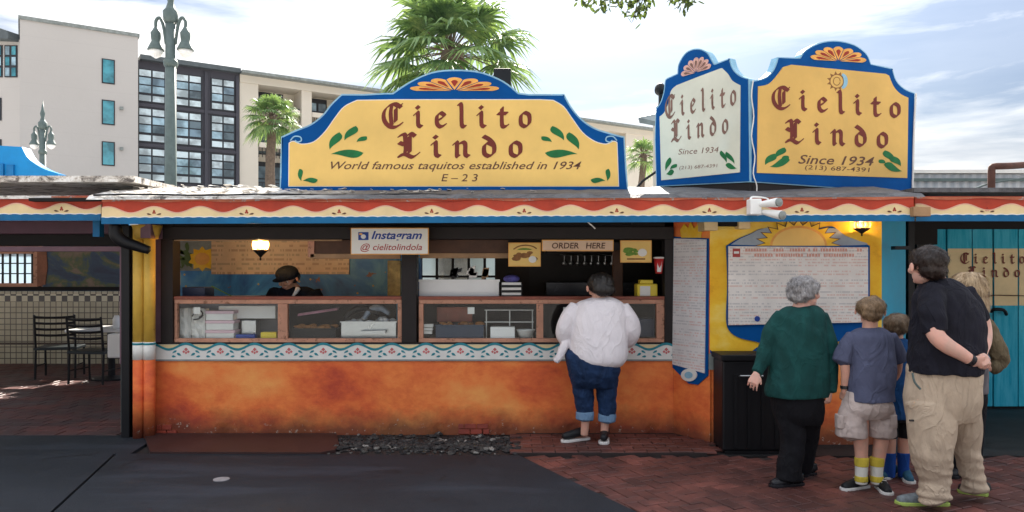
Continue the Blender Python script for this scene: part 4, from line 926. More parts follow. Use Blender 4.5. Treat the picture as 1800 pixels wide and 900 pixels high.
item('shelf_goods', 'patterned yellow and white goods on the shelf beside the middle post', 'goods', 681, 704, 458, 520, 9.3, paint('goods', (.5,.42,.2), .5, .9, 6, .1), .1)
tag(MB().box(XX(395,7.9), XX(450,7.9), 7.85, 8.05, ZZ(523,7.9), ZZ(520,7.9)).build('paper_stack', M['white paint']), 'sheets of white paper under the clerk\'s right hand', 'paper')
tag(MB().tube([P(372,503,7.85), P(410,522,7.9)], .006, 6).build('green_stick', M['food green']), 'thin green stick leaning on the rail beside the clerk', 'stick')

# floodlight over the corner
t = thing('floodlight', 'white twin floodlight fixed on the fascia below the corner sign', 'floodlight', P(1345, 372, 6.6))
MB().box(XX(1316,6.55), XX(1336,6.55), 6.5, 6.62, ZZ(378,6.55), ZZ(350,6.55)).build('mount_box', M['plastic white'], t, bevel=.01)
for a, b, c, d in ((1330,360,1366,356),(1336,372,1372,378)):
    p0, p1 = P(a,b,6.55), P(c,d,6.35); MB().tube([p0, p0.lerp(p1,.4), p1], [.018,.029,.040], 14).build('lamp_head', M['plastic white'], t, smooth=True)
    dr = (p1-p0).normalized(); MB().tube([p1+dr*.012, p1+dr*.03], [.037,.037], 14).build('lamp_glass', M['mural grey'], t)
MB().tube([P(1318,352,6.55), P(1324,346,6.58), P(1350,350,6.58), P(1340,362,6.5)], .008, 6, sub=4).build('wire', M['plastic white'], t)
MB().box(XX(1600,6.6), XX(1630,6.6), 6.54, 6.61, ZZ(381,6.6), ZZ(364,6.6)).build('junction_box', M['tan wood'], fs_, bevel=.006)

# trash bin
t = thing('trash_bin', 'tall square black trash bin standing against the yellow menu wall', 'trash bin', P(1318, 790, 6.85))
MB().add([], []).box(XX(1266,6.8), XX(1372,6.8), 6.72, 7.04, .03, ZZ(634,6.75)).build('bin_body', M['plastic black'], t, bevel=.015)
for i in range(4): x = XX(1290+i*24,6.72); MB().box(x, x+.03, 6.708, 6.722, .06, .72).build('side_rib', M['black metal'], t)
MB().box(XX(1263,6.8), XX(1376,6.8), 6.70, 7.05, ZZ(634,6.75)+.002, ZZ(625,6.75)+.01).build('bin_rim', M['black metal'], t, bevel=.008)
MB().box(XX(1270,6.8), XX(1370,6.8), 6.72, 7.04, 0, .03).build('bin_foot', M['black metal'], t)
MB().tube([Vector((XX(1300,6.7),6.715,.70)), Vector((XX(1300,6.7),6.68,.71)), Vector((XX(1340,6.7),6.68,.71)), Vector((XX(1340,6.7),6.715,.70))], .008, 6).build('bin_handle', M['steel'], t)

# ------------------------------------------------------------------ dining pavilion at the left
dp = thing('dining_pavilion', 'open covered dining area with tiled back wall left of the stand', 'pavilion', (-6.5, 10, 0))
FL = Plane((XX(-260,7.15), 7.15), (XX(181,7.0), 7.0)); fascia(dp, FL, -260, 179, ph=193, dy=-6)
MB().rect(FP(7.4), -260, 388, 213, 411, -.15, 0).build('upper_beam', M['purple wood'], dp, bevel=.006)
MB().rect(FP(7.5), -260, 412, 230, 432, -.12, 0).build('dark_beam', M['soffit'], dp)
MB().rect(FP(7.45), -260, 433, 228, 442, -.1, 0).build('header', M['mauve wood'], dp, bevel=.004)
MB().rect(FP(7.42), 210, 442, 226, 640, -.08, 0).build('jamb', M['mauve wood'], dp, bevel=.004)
MB().rect(FP(7.12), 163, 386, 175, 416, -.08, 0).build('blue_stub', M['fascia blue'], dp)
s = N('tile wall'); o_ = s.pos(); sp = s.n('SeparateXYZ', {0: o_}); cb = s.n('CombineXYZ', {0: sp.outputs[0], 1: sp.outputs[2]})
br = s.n('TexBrick', {'Vector': cb, 'Color1': (.50,.44,.30,1), 'Color2': (.42,.36,.24,1), 'Mortar': (.10,.08,.06,1), 'Scale': 1, 'Mortar Size': .008, 'Brick Width': .1, 'Row Height': .1}, offset=0.0)
ch = s.n('TexChecker', {'Vector': s.n('Mapping', {0: cb, 'Location': (0,.0,0)}), 'Color1': (.62,.56,.4,1), 'Color2': (.03,.02,.02,1), 'Scale': 10})
z = sp.outputs[2]; b1 = s.math('MULTIPLY', s.math('GREATER_THAN', z, ZZ(530,13.1)), s.math('LESS_THAN', z, ZZ(517,13.1)))
b2 = s.math('MULTIPLY', s.math('GREATER_THAN', z, .34), s.math('LESS_THAN', z, .38))
s.bsdf(s.mix(b2, s.mix(b1, br.outputs[0], ch.outputs[0]), (.05,.03,.02)), .25, br.outputs['Fac'], .3, .004); M['tile wall'] = s.m
WB = FP(13.1); 
MB().rect(WB, -260, 512, 214, 640, -.15, 0).build('tiled_wainscot', M['tile wall'], dp)
MB().rect(WB, -260, 504, 214, 511.5, -.15, .02).build('dado_cap', M['soffit'], dp)
s = N('mural landscape'); p = s.pos((1,1,1.6)); n1 = s.noise(p, .9, 6, .6, 1.5); n2 = s.noise(p, 5, 5)
s.bsdf(s.ramp(s.math('ADD', s.math('MULTIPLY', n1, .8), s.math('MULTIPLY', n2, .2)), (.36, (.01,.02,.06)), (.47, (.02,.05,.10)), (.53, (.08,.10,.03)), (.58, (.18,.12,.08)), (.66, (.22,.15,.10))), .5, n2, .1); M['mural landscape'] = s.m
MB().rect(WB, 76, 430, 214, 504, -.15, 0).build('mural', M['mural landscape'], dp)
MB().prism(WB, WB.pts([(66,440),(82,440),(84,470),(80,500),(66,504)]), -.1, .012).build('mural_border', paint('mural rust', (.28,.10,.05), .5, .4, 6, .2), dp)
gw = MB().rect(WB, -260, 498, 66, 504, -.15, 0).rect(WB, -260, 430, 66, 446, -.15, 0).rect(WB, 59, 446, 66, 498, -.15, .01).build('window_frame', M['pink trim'], dp)
s = N('frosted'); q_ = s.n('BsdfTranslucent', {0: (.75,.85,.92,1)}); q2 = s.n('BsdfDiffuse', {0: (.7,.8,.85,1)}); m3 = s.n('MixShader', {0: .5, 1: q_.outputs[0], 2: q2.outputs[0]}); s.t.links.new(m3.outputs[0], s.out.inputs[0])
MB().rect(FP(13.17), -260, 446, 60, 498, -.005, 0).build('window_pane', s.m, gw)
gb = MB()
for i in range(14): gb.rect(WB, 54-i*13, 446, 57-i*13, 498, -.03, -.01)
for y in (462, 480): gb.rect(WB, -260, y, 59, y+2, -.04, -.02)
gb.build('window_bars', M['black metal'], gw)
MB().box(-6.12, -3.7, 13.1, 13.25, 0, 2.5).build('back_wall', M['mauve wood'], dp)  # hidden wall, added to narrow the sun reaching the dining floor
MB().box(-6.84, -6.13, 13.1, 13.2, 0, 1.36).build('back_wall', M['mauve wood'], dp)
MB().box(-6.84, -6.13, 13.12, 13.18, 1.93, 2.08).build('sun_patch_bar', M['mauve wood'], dp)  # unseen bar, added to split the sun patch on the floor
MB().box(-13, -3.7, 7.3, 13.25, 2.52, 2.58).build('roof', M['roof patches'], dp)
MB().box(-13, -3.9, 7.02, 7.35, ZZ(350,7.05), ZZ(350,7.05)+.03).build('roof_edge', M['roof patches'], dp)
tag(MB().box(XX(216,7.4), XX(231,7.4), 7.36, 7.46, 0, ZZ(396,7.4)).build('black_post', M['black metal'], bevel=.008), 'slim black square post between the dining area and the yellow pipes', 'post')
def chair(label, px, pyf, Y, rot):
    g0 = Vector((XX(px, Y), Y, 0)); t = thing('dining_chair', label, 'chair', g0, 'black ladder back dining chairs'); t.rotation_euler = (0,0,0)
    ca, sa = math.cos(rot), math.sin(rot)
    def q(x, y, z): return g0 + Vector((x*ca-y*sa, x*sa+y*ca, z))
    wd = .27
    for x in (-wd, wd):
        MB().tube([q(x,-.02,0), q(x,0,.46), q(x,-.06,.98)], .017, 8).build('back_leg', M['black metal'], t)
        MB().tube([q(x,.42,0), q(x,.40,.45)], .016, 8).build('front_leg', M['black metal'], t)
        MB().tube([q(x,0,.2), q(x,.41,.2)], .01, 6).build('side_stretcher', M['black metal'], t)
    MB().obox(q(0,.2,.465), Vector((ca*(wd+.02),sa*(wd+.02),0)), Vector((-sa*.23,ca*.23,0)), (0,0,.022)).build('seat', paint('seat vinyl', (.02,.03,.035), .35), t, bevel=.01)
    for z, y in ((.95,-.055),(.86,-.045),(.77,-.035),(.68,-.025)):
        MB().tube([q(-wd,y,z), q(-wd*.4,y-.03,z-.012), q(wd*.4,y-.03,z-.012), q(wd,y,z)], .02, 6, sub=2, sy=.6).build('back_slat', M['black metal'], t)
    return t
chair('black ladder back chair nearer the tiled wall, left of the other chair', 98, 655, 11.3, R(14))
chair('black ladder back chair standing in front, against the white table', 152, 672, 10.75, R(-8))
t = thing('dining_table', 'white topped dining table behind the two black chairs', 'table', (XX(192,11.2), 11.2, 0))
MB().box(XX(134,11.2), XX(236,11.2), 10.9, 11.75, .74, .78).build('table_top', M['plastic white'], t, bevel=.01)
MB().lathe((XX(190,11.2), 11.3, 0), [(.28,0),(.28,.03),(.05,.06),(.05,.73)], 16).build('pedestal', M['black metal'], t)
tag(MB().box(XX(188,10.2), XX(214,10.2), 10.2, 10.35, .45, .78).build('white_bench_end', M['plastic white'], bevel=.02), 'white bench end poking out behind the slim black post', 'bench')
tag(MB().lathe((XX(205,11.1), 11.1, .78), [(.05,0),(.055,.14),(.03,.2)], 12).build('napkin_jar', M['plastic white'], smooth=True), 'white jar standing on the dining table', 'jar')
tag(MB().lathe((XX(152,11.2), 11.2, .78), [(.08,0),(.11,.03)], 14).build('plate', M['plastic white'], smooth=True), 'low white dish on the dining table behind the chairs', 'dish')

# ------------------------------------------------------------------ gate and shed at the right
gs = thing('gate_shed', 'blue plank gate shed with its own painted fascia at the right edge', 'shed', (6, 9, 0))
FR = Plane((XX(1607,6.75), 6.75), (XX(2050,6.75), 6.75)); fascia(gs, FR, 1608, 2050, ph=1654-40, dy=-5)
MB().box(XX(1604,6.75), 8.2, 6.72, 9.6, 2.36, 2.40).build('roof', M['roof patches'], gs)
YG = 8.95; GP = FP(YG); random.seed(8)
xs = [1640,1664,1709,1746,1790,1832,1876,1920,1964]
s = N('turquoise planks'); oi = s.n('ObjectInfo').outputs['Random']; p = s.pos((6,1,.7)); n1 = s.noise(p, 3, 7, .65); n2 = s.noise(s.pos(), 2.2, 6, .7)
col = s.mix(s.ramp(n1, (.35, 0.), (.7, 1.)), (.01,.36,.50), (.10,.55,.70)); col = s.mix(s.math('MULTIPLY', oi, .3), col, (.006,.18,.34)); col = s.mix(s.ramp(n2, (.62, 0.), (.68, .7)), col, (.04,.14,.16))
s.bsdf(col, .6, n1, .3, Specular_IOR_Level=.15); M['turquoise planks'] = s.m
for a, b in zip(xs, xs[1:]):
    dz = random.uniform(-.004,.004); pk = MB().prism(GP, [(GP.px(a+1.2,720)[0], .02), (GP.px(b-1.2,720)[0], .02), (GP.px(b-1.2,720)[0], 2.35), (GP.px(a+1.2,720)[0], 2.35)], -.03, dz).build('plank', M['turquoise planks'], gs, bevel=.004)
    if b > 1664: MB().rect(GP, max(a+1.6, 1651), 437, b-1.6, 537, dz, dz+.004).build('painted_band', M['fascia cream'], pk)
MB().box(3.56, 8.2, 8.99, 9.0, 0, 2.36).build('gate_sun_stop', M['soffit'], gs)  # black sheet behind the gate, added to stop sun through the gap
MB().rect(GP, 1640, 386, 1990, 403, -.03, .03).build('gate_header', M['soffit'], gs)
blackletter(gs, FP(YG-.012), 'Cielito', 1688, 1800, 463, 12, M['lettering maroon'], .002, nibk=.2)
blackletter(gs, FP(YG-.012), 'Lindo', 1702, 1792, 487, 12, M['lettering maroon'], .002, nibk=.2)
MB().tube([P(1742,548,8.9), P(1748,544,8.86), P(1764,545,8.86), P(1769,553,8.9)], .02, 8, sub=3).build('gate_handle', M['black metal'], gs)
MB().tube([P(1734,521,8.92), P(1750,519,8.9), P(1800,520,8.9)], .006, 6).build('latch_bar', M['rust pipe'], gs)
# ------------------------------------------------------------------ buildings behind
s = N('stucco pale'); p = s.pos(); n1 = s.noise(p, .12, 6, .6); n2 = s.noise(p, 2, 6, .7)
zz_ = s.n('SeparateXYZ', {0: p}).outputs[2]; gr = s.math('LESS_THAN', s.math('FRACT', s.math('MULTIPLY', zz_, .62)), .02)
s.bsdf(s.mix(s.math('MULTIPLY', gr, .12), s.mix(n1, (.44,.42,.40), (.53,.51,.49)), (.3,.28,.27)), .8, n2, .4, .03); M['stucco pale'] = s.m
paint('stucco cream', (.66,.61,.52), .8, .08, .3, .3); paint('panel charcoal', (.06,.06,.075), .5, .15, .5, .1); paint('steel trim', (.10,.12,.13), .5)
paint('window frame dark', (.03,.033,.04), .5); M['pane sky'] = windowglass('pane sky', (.30,.44,.52)); M['pane slate'] = windowglass('pane slate', (.16,.24,.30)); M['pane teal'] = windowglass('pane teal', (.06,.26,.32)); M['pane dark'] = windowglass('pane dark', (.10,.14,.16))
M['pane blind'] = windowglass('pane blind', (.50,.60,.64), .3)
d_ = Vector((1.524, 1)).normalized()
def on(px, c=Vector((-28.2, 56))):
    u = (px-CX)/F; t = (u*c.y - c.x)/(d_.x - u*d_.y); return c + d_*t
BLp = Plane(on(35), on(1400)); BLp.a = on(35)
def bt_(px): return BLp.px(px, 473)[0]
def bz(px, py): return BLp.px(px, py)[1]
def block(name, label, pa, pb, ztop, mat, depth=14, out=0):
    t = thing(name, label, 'building', (*on(pa), 0)); a, b = bt_(pa), bt_(pb)
    MB().prism(BLp, [(a, 0), (b, 0), (b, ztop), (a, ztop)], -depth, out).build('walls', M[mat], t); return t
zt1 = bz(35, 40); zt2 = bz(240, 105)
wb = block('apartment_block', 'tall pale stucco block with a blank wall and three slim teal windows', 35, 240, zt1, 'stucco pale', 14, .9)
MB().prism(BLp, [(bt_(35)-.1, zt1), (bt_(240)+.1, zt1), (bt_(240)+.1, zt1+.25), (bt_(35)-.1, zt1+.25)], -14.1, 1.0).build('parapet_cap', M['mural grey'], wb)
for y0, y1 in ((111,150),(182,221),(254,292)):
    a, b = BLp.px(179, y0)[0], BLp.px(197.5, y0)[0]; z1, z0 = bz(188, y0), bz(188, y1)
    fr = MB().prism(BLp, [(a-.08,z0-.08),(b+.08,z0-.08),(b+.08,z1+.08),(a-.08,z1+.08)], .7, .94).build('window', M['window frame dark'], wb)
    MB().prism(BLp, [(a,z0),(b,z0),(b,z1),(a,z1)], .9, .96).build('pane', M['pane teal'], fr)
for y in (192, 262): MB().prism(BLp, BLp.pts([(208,y),(214,y),(214,y+5),(208,y+5)]), .9, 1.1).build('wall_vent', M['mural grey'], wb)
# left return of that block
e = thing('corner_house', 'cream building end with a tall gridded blue window at the far left edge', 'building', (-37, 52, 0))
LP_ = Plane((XX(-60,54), 54), (XX(35,52.6), 52.6))
MB().prism(LP_, LP_.pts([(-60,600),(35,600),(35,70),(-60,62)]), -3, 0).build('walls', M['stucco pale'], e)
MB().prism(LP_, LP_.pts([(-60,70),(33,74),(33,68),(31,60),(8,52),(-60,36)]), -.2, .8).build('eave', M['steel trim'], e)
for x0, x1, y0, y1 in ((-20,5,80,136), (9,31,80,136), (-24,3,172,212), (-24,3,245,290)):
    fr = MB().rect(LP_, x0, y0, x1, y1, -.05, .06).build('window', M['window frame dark'], e)
    for i in range(2):
        for j in range(3): MB().rect(LP_, x0+2+i*(x1-x0)/2, y0+2+j*(y1-y0)/3, x0+(i+1)*(x1-x0)/2-2, y0+(j+1)*(y1-y0)/3-2, .06, .08).build('pane', M['pane teal' if (i+j) % 2 else 'pane sky'], fr)
cb_ = block('charcoal_block', 'charcoal panelled apartment section with nine large gridded windows', 240, 421, zt2, 'panel charcoal', 14, .0)
MB().prism(BLp, [(bt_(240)+.2, zt2), (bt_(421), zt2), (bt_(421), zt2+.35), (bt_(240)+.2, zt2+.35)], -14, .5).build('roof_edge', M['steel trim'], cb_)
random.seed(21)
rows = [(bz(266, a), bz(266, b)) for a, b in ((124,180),(192,250),(262,318))]
rows.append((rows[2][0]-2*(rows[1][0]-rows[2][0]) + (rows[1][0]-rows[2][0]), rows[2][1]-(rows[1][0]-rows[2][0])))
for c, (x0, x1) in enumerate(((243,290),(309,354),(371,412))):
    a, b = bt_(x0), bt_(x1)
    for r_, (z1, z0) in enumerate(rows):
        hh = z1-z0; fr = MB().prism(BLp, [(a-.05,z0-.05),(b+.05,z0-.05),(b+.05,z1+.05),(a-.05,z1+.05)], -.1, .05).build('window', M['window frame dark'], cb_)
        for i in range(2):
            xa_, xb_ = a + (b-a)*i/2 + .06, a + (b-a)*(i+1)/2 - .06
            for (f0, f1, m_) in ((.80,.99,'pane blind'), (.54,.75,None), (.28,.50,None), (.02,.20,'pane blind')):
                mm = m_ or random.choice(('pane sky','pane sky','pane blind') if i == 0 else ('pane dark','pane sky','pane slate'))
                MB().prism(BLp, [(xa_, z0+hh*f0), (xb_, z0+hh*f0), (xb_, z0+hh*f1), (xa_, z0+hh*f1)], .05, .08).build('pane', M[mm], fr)
for i in range(3):
    z_ = (rows[i][1]+rows[i+1][0])/2; MB().prism(BLp, [(bt_(241),z_-.12),(bt_(420),z_-.12),(bt_(420),z_+.12),(bt_(241),z_+.12)], 0, .1).build('floor_band', M['panel charcoal'], cb_)
for px in (300, 362, 417): MB().prism(BLp, [(bt_(px)-.12,0),(bt_(px)+.12,0),(bt_(px)+.12,zt2-.2),(bt_(px)-.12,zt2-.2)], 0, .16).build('pilaster', M['panel charcoal'], cb_)
cc_ = thing('cream_block', 'cream apartment wing with open balconies behind the small palm', 'building', (*on(421), 0))
za = bz(421, 131)
MB().prism(BLp, [(bt_(421), 0), (bt_(1150), 0), (bt_(1150), za), (bt_(421), za)], -14, -2.2).build('walls', M['stucco cream'], cc_)
for x0, x1 in ((421,454),(530,548),(604,640),(720,760),(850,900),(1000,1040),(1100,1150)):
    MB().prism(BLp, [(bt_(x0)+.01, 0), (bt_(x1), 0), (bt_(x1), za-.4), (bt_(x0)+.01, za-.4)], -2.19, 0).build('pier', M['stucco cream'], cc_)
MB().prism(BLp, [(bt_(421)+.01, za-.6), (bt_(1150), za-.6), (bt_(1150), za), (bt_(421)+.01, za)], -2.19, .1).build('beam', M['stucco cream'], cc_)
MB().prism(BLp, [(bt_(421)+.02, za), (bt_(1152), za), (bt_(1152), za+.22), (bt_(421)+.02, za+.22)], -14, .9).build('roof_edge', M['mural grey'], cc_)
for k, (y0, y1) in enumerate(((148,182),(212,250),(276,320))):
    z1, z0 = bz(437, y0), bz(437, y1+4); 
    for x0, x1 in ((456,528),(549,602),(641,718)):
        a, b = bt_(x0), bt_(x1); z_ = z0-.9
        if k: MB().prism(BLp, [(a,z1+.9),(b,z1+.9),(b,z1+1.3),(a,z1+1.3)], -2.18, -.02).build('balcony_slab', M['stucco cream'], cc_)
        am, bm_ = (a + (b-a)*.1, a + (b-a)*.75)
        fr = MB().prism(BLp, [(am,z0-.4),(bm_,z0-.4),(bm_,z1),(am,z1)], -2.19, -2.1).build('window', M['window frame dark'], cc_)
        for i in range(2): 
            q0, q1 = am + (bm_-am)*i/2+.1, am + (bm_-am)*(i+1)/2-.1
            for j in range(2): MB().prism(BLp, [(q0, z0-.3+(z1-z0)*j/2), (q1, z0-.3+(z1-z0)*j/2), (q1, z0+(z1-z0)*(j+1)/2-.4), (q0, z0+(z1-z0)*(j+1)/2-.4)], -2.1, -2.06).build('pane', M['pane dark' if x0 < 500 or i else 'pane sky'], fr)
        rl = MB()
        for i in range(13): rl.prism(BLp, [(a+(b-a)*i/12, z0-.9), (a+(b-a)*i/12+.05, z0-.9), (a+(b-a)*i/12+.05, z0+.2), (a+(b-a)*i/12, z0+.2)], -.3, -.25)
        rl.prism(BLp, [(a,z0+.2),(b,z0+.2),(b,z0+.28),(a,z0+.28)], -.3, -.24); rl.build('railing', M['window frame dark'], cc_)
# blue stall with curved parapet, left
st = thing('blue_stall', 'bright blue stall with a curved mission style parapet behind the roof at left', 'stall', (-12, 16, 0))
YS = 16; SB = FP(YS); o = [(-120,330),(-120,262)] + [(-60,256),(0,256),(38,258)] + smoothline([(38,258),(48,276),(62,288),(80,298),(102,305)]) + [(102,332)]
MB().prism(SB, SB.pts(o), -.3, 0).build('parapet', paint('stall blue', (.008,.26,.62), .5, .15, 3, .1), st)
MB().box(XX(-120,YS), XX(102,YS), YS+.01, YS+3, 0, ZZ(331,YS)).build('stall_walls', M['stall blue'], st)
for x0, x1, y0 in ((-4,8,288),(14,26,290)): MB().rect(SB, x0, y0, x1, 330, 0, .05).build('parapet_panel', paint('stall blue dark', (.008,.18,.46), .5), st)
# eave corner behind the left face of the corner sign
ec = thing('tile_roofed_lantern', 'small grey roof corner with a red underside behind the left sign face', 'roof', P(1165, 330, 11))
MB().add([P(1122,206,10.5), P(1124,216,10.5), P(1300,250,9.5), P(1300,170,10.5), P(1140,192,12.5), P(1142,186,12), P(1300,160,12)], [(0,1,2,3),(0,3,6,5)]).build('roof_slope', M['mural grey'], ec)
MB().box(XX(1150,11.5), XX(1240,11.5), 10.9, 11.6, 0, ZZ(190,11.5)).build('walls', M['stucco cream'], ec)
MB().add([P(1122,210,10.5), P(1126,217,10.5), P(1180,206,10.8), P(1180,190,10.8)], [(0,1,2,3)]).build('red_underside', M['fascia red'], ec)
tag(MB().ell(P(1160,157,8.6), .06, .12, .07, None, 12, 8).box(XX(1158,8.6), XX(1166,8.6), 8.55, 8.62, 2.6, ZZ(160,8.6)).build('rooftop_speaker', M['black metal'], smooth=False), 'dark horn loudspeaker on a stalk behind the left edge of the corner sign', 'loudspeaker')
tag(MB().box(XX(868,8.3), XX(898,8.3), 8.2, 8.5, ZZ(155,8.3), ZZ(124,8.3)).box(XX(878,8.3), XX(886,8.3), 8.3, 8.4, 2.5, ZZ(155,8.3)).build('rooftop_box', M['black metal'], bevel=.01), 'dark rooftop box on a stalk behind the arch of the wide sign', 'rooftop box')
# corrugated roof unit and pipe at right
cu_ = thing('corrugated_annex', 'low building with pale corrugated metal siding behind the roof at right', 'building', (9, 12, 0))
YC = 12; CPn = FP(YC); m_ = MB(); n_ = 150
x0, x1 = XX(1560,YC), XX(2000,YC)
for i in range(n_+1):
    x = x0 + (x1-x0)*i/n_; y = YC + .012*math.sin(i*1.2)
    m_.v += [Vector((x,y,0)), Vector((x,y,ZZ(306,YC)))]
for i in range(n_): m_.f.append((2*i, 2*i+2, 2*i+3, 2*i+1))
m_.box(x0, x1, YC+.03, YC+4, 0, ZZ(308,YC)); m_.build('corrugated_siding', paint('zinc', (.50,.52,.55), .45, .2, 2, .3, wear=(5,.64), wearc=(.62,.66,.72)), cu_)
MB().box(x0, x1, YC-.06, YC+4, ZZ(305,YC)-.0, ZZ(299,YC)).build('roof_cap', M['white paint'], cu_)
MB().box(x0, x1, YC-.05, YC-.02, ZZ(319,YC), ZZ(314,YC)).build('siding_batten', M['iron green'], cu_)
pp = MB().tube([P(1743,352,9.2), P(1743,300,9.2), P(1747,293,9.2), P(1762,292,9.2), P(1800,290,9.4), P(1900,280,10)], .042, 10, sub=3).build('roof_pipe', M['rust pipe'], smooth=True)
tag(pp, 'rusty dark red pipe bending over the roof at the right edge', 'pipe')
tag(MB().tube([P(1690,340,9), P(1740,322,9.3), P(1810,312,9.5)], .012, 6).build('roof_cable_run', M['iron green']), 'thin green cable sagging across the roof beside the rusty pipe', 'cable')
tag(MB().tube([P(1110,340,8.2), P(1130,318,8.2), P(1156,300,8.2)], .015, 6).build('roof_conduit', M['black metal']), 'dark conduit slanting between the two rooftop signs', 'pipe')
# far warehouse strip right, low hills of roofs
# ------------------------------------------------------------------ street lamps
def street_lamp(label, px, Y):
    c = Vector((XX(px, Y), Y, 0)); t = thing('street_lamp', label, 'street lamp', c, 'twin lantern street lamps')
    MB().lathe(c, [(.26,0),(.26,.3),(.2,.35),(.18,.9),(.14,1.0),(.125,3),(.105,7.3)], 12).build('pole', M['iron green'], t, smooth=True)
    MB().lathe(c, [(.13,6.05),(.15,6.1),(.15,6.16),(.12,6.22)], 12).build('pole_collar', M['iron green'], t, smooth=True); MB().lathe(c, [(.12,7.0),(.15,7.05),(.16,7.25),(.10,7.32),(.06,7.45),(.09,7.6),(.05,7.75),(.01,8.1)], 12).build('finial', M['iron green'], t, smooth=True)
    for sg in (-1, 1):
        MB().tube([c+Vector((sg*.1,0,6.55)), c+Vector((sg*.16,0,6.95)), c+Vector((sg*.24,0,7.12)), c+Vector((sg*.32,0,7.05)), c+Vector((sg*.32,0,6.9))], .035, 8, sub=4).build('arm', M['iron green'], t, smooth=True)
        h = c + Vector((sg*.32, 0, 6.22+.05))
        la = MB().lathe(h, [(.175,.14),(.17,.17),(.12,.28),(.09,.34),(.10,.40),(.11,.52),(.07,.58),(.03,.66)], 14).build('lamp_shade', M['iron green'], t, smooth=True)
        MB().lathe(h, [(.02,-.03),(.10,.02),(.145,.09),(.15,.14)], 14).build('lamp_globe', M['plastic white'], la, smooth=True)
    return t
L1 = street_lamp('large grey green street lamp with two hanging lanterns in front of the charcoal block', 300, 16.2)
dup(L1, (XX(75, 28.5), 28.5, 0), 'small distant street lamp in front of the blank stucco wall')
# ------------------------------------------------------------------ palms
def leafmat(name, a, b, c, sc=1.5):
    s = N(name); p = s.pos(); n1 = s.noise(p, sc, 5, .6); n2 = s.noise(p, sc*9, 3)
    col = s.ramp(s.math('ADD', s.math('MULTIPLY', n1, .65), s.math('MULTIPLY', n2, .35)), (.38, a), (.52, b), (.66, c))
    m = s.bsdf(col, .45, n2, .1); s.b.inputs['Specular IOR Level'].default_value = .4
    tr = s.n('BsdfTranslucent', {0: s.mix(.5, col, (.35,.5,.08))}); mx_ = s.n('MixShader', {0: .3, 1: s.b.outputs[0], 2: tr.outputs[0]}); s.t.links.new(mx_.outputs[0], s.out.inputs[0]); MC[name] = m; return m
leafmat('palm green', (.05,.11,.06), (.15,.26,.10), (.40,.48,.17)); leafmat('leaf dark', (.012,.02,.01), (.025,.04,.018), (.05,.07,.025), 4)
paint('palm bark', (.16,.12,.09), .85, .4, 6, .6)
def palm(label, px, pyc, Y, rad, nf, seed, leaves=24):
    random.seed(seed); c = P(px, pyc, Y); t = thing('palm_tree', label, 'palm tree', (c.x, c.y, 0))
    tr = MB(); n = 14
    pts = [Vector((c.x + .12*math.sin(i*.5), c.y, c.z*i/n)) for i in range(n+1)]
    tr.tube(pts, [.34*rad/2.4*(1.15-.3*i/n)*(1+.08*(i % 2)) for i in range(n+1)], 12); tr.build('trunk', M['palm bark'], t)
    fr, pe = MB(), MB(); g_a = 2.399963; 
    for k in range(nf):
        u = (k+.5)/nf; el = R(88) - u*R(135); az = k*g_a
        d = Vector((math.cos(az)*math.cos(el), math.sin(az)*math.cos(el), math.sin(el))); L0 = rad*random.uniform(.42,.58)*(1.0 if u > .15 else .9)
        side = d.cross(Vector((0,0,1))); side = side.normalized() if side.length > .05 else Vector((1,0,0)); up = side.cross(d).normalized()
        p0 = c.copy(); p1 = c + d*L0 - Vector((0,0,.12*L0)); pe.tube([p0, (p0+p1)/2 + Vector((0,0,.04)), p1], [.03,.022,.015], 5)
        fl_ = rad*random.uniform(.42,.56)
        for j in range(leaves):
            a_ = R(-118 + 236*(j+.5)/leaves + random.uniform(-3,3)); dd = (d*math.cos(a_) + side*math.sin(a_)).normalized(); ln = fl_*(1-.25*abs(a_)/2.1)*random.uniform(.85,1.05)
            w0 = ln*.05; wv = dd.cross(up).normalized()*w0; q0 = p1; fold = up*w0*.5
            pts_ = [q0]; 
            for st_ in (.35,.7,1.0): pts_.append(p1 + dd*ln*st_ - Vector((0,0,1))*ln*(.05*st_ + .42*st_**3*random.uniform(.7,1.3)) + up*.02)
            b = len(fr.v)
            for q_, ws in zip(pts_, (.3, 1, .75, .05)): fr.v += [q_ - wv*ws, q_ + fold*ws, q_ + wv*ws]
            for i in range(3): fr.f += [(b+i*3, b+i*3+3, b+i*3+4, b+i*3+1), (b+i*3+1, b+i*3+4, b+i*3+5, b+i*3+2)]
    fr.build('crown', M['palm green'], t); pe.build('leaf_stalks', M['palm bark'], t); return t
palm('large fan palm with a wide green crown rising behind the wide sign', 792, 92, 25, 3.2, 46, 3, 26)
palm('smaller fan palm in front of the cream balconies', 478, 205, 46, 2.1, 42, 5, 20)
palm('small distant palm between the two rooftop signs', 1130, 272, 40, 1.3, 26, 9, 16)
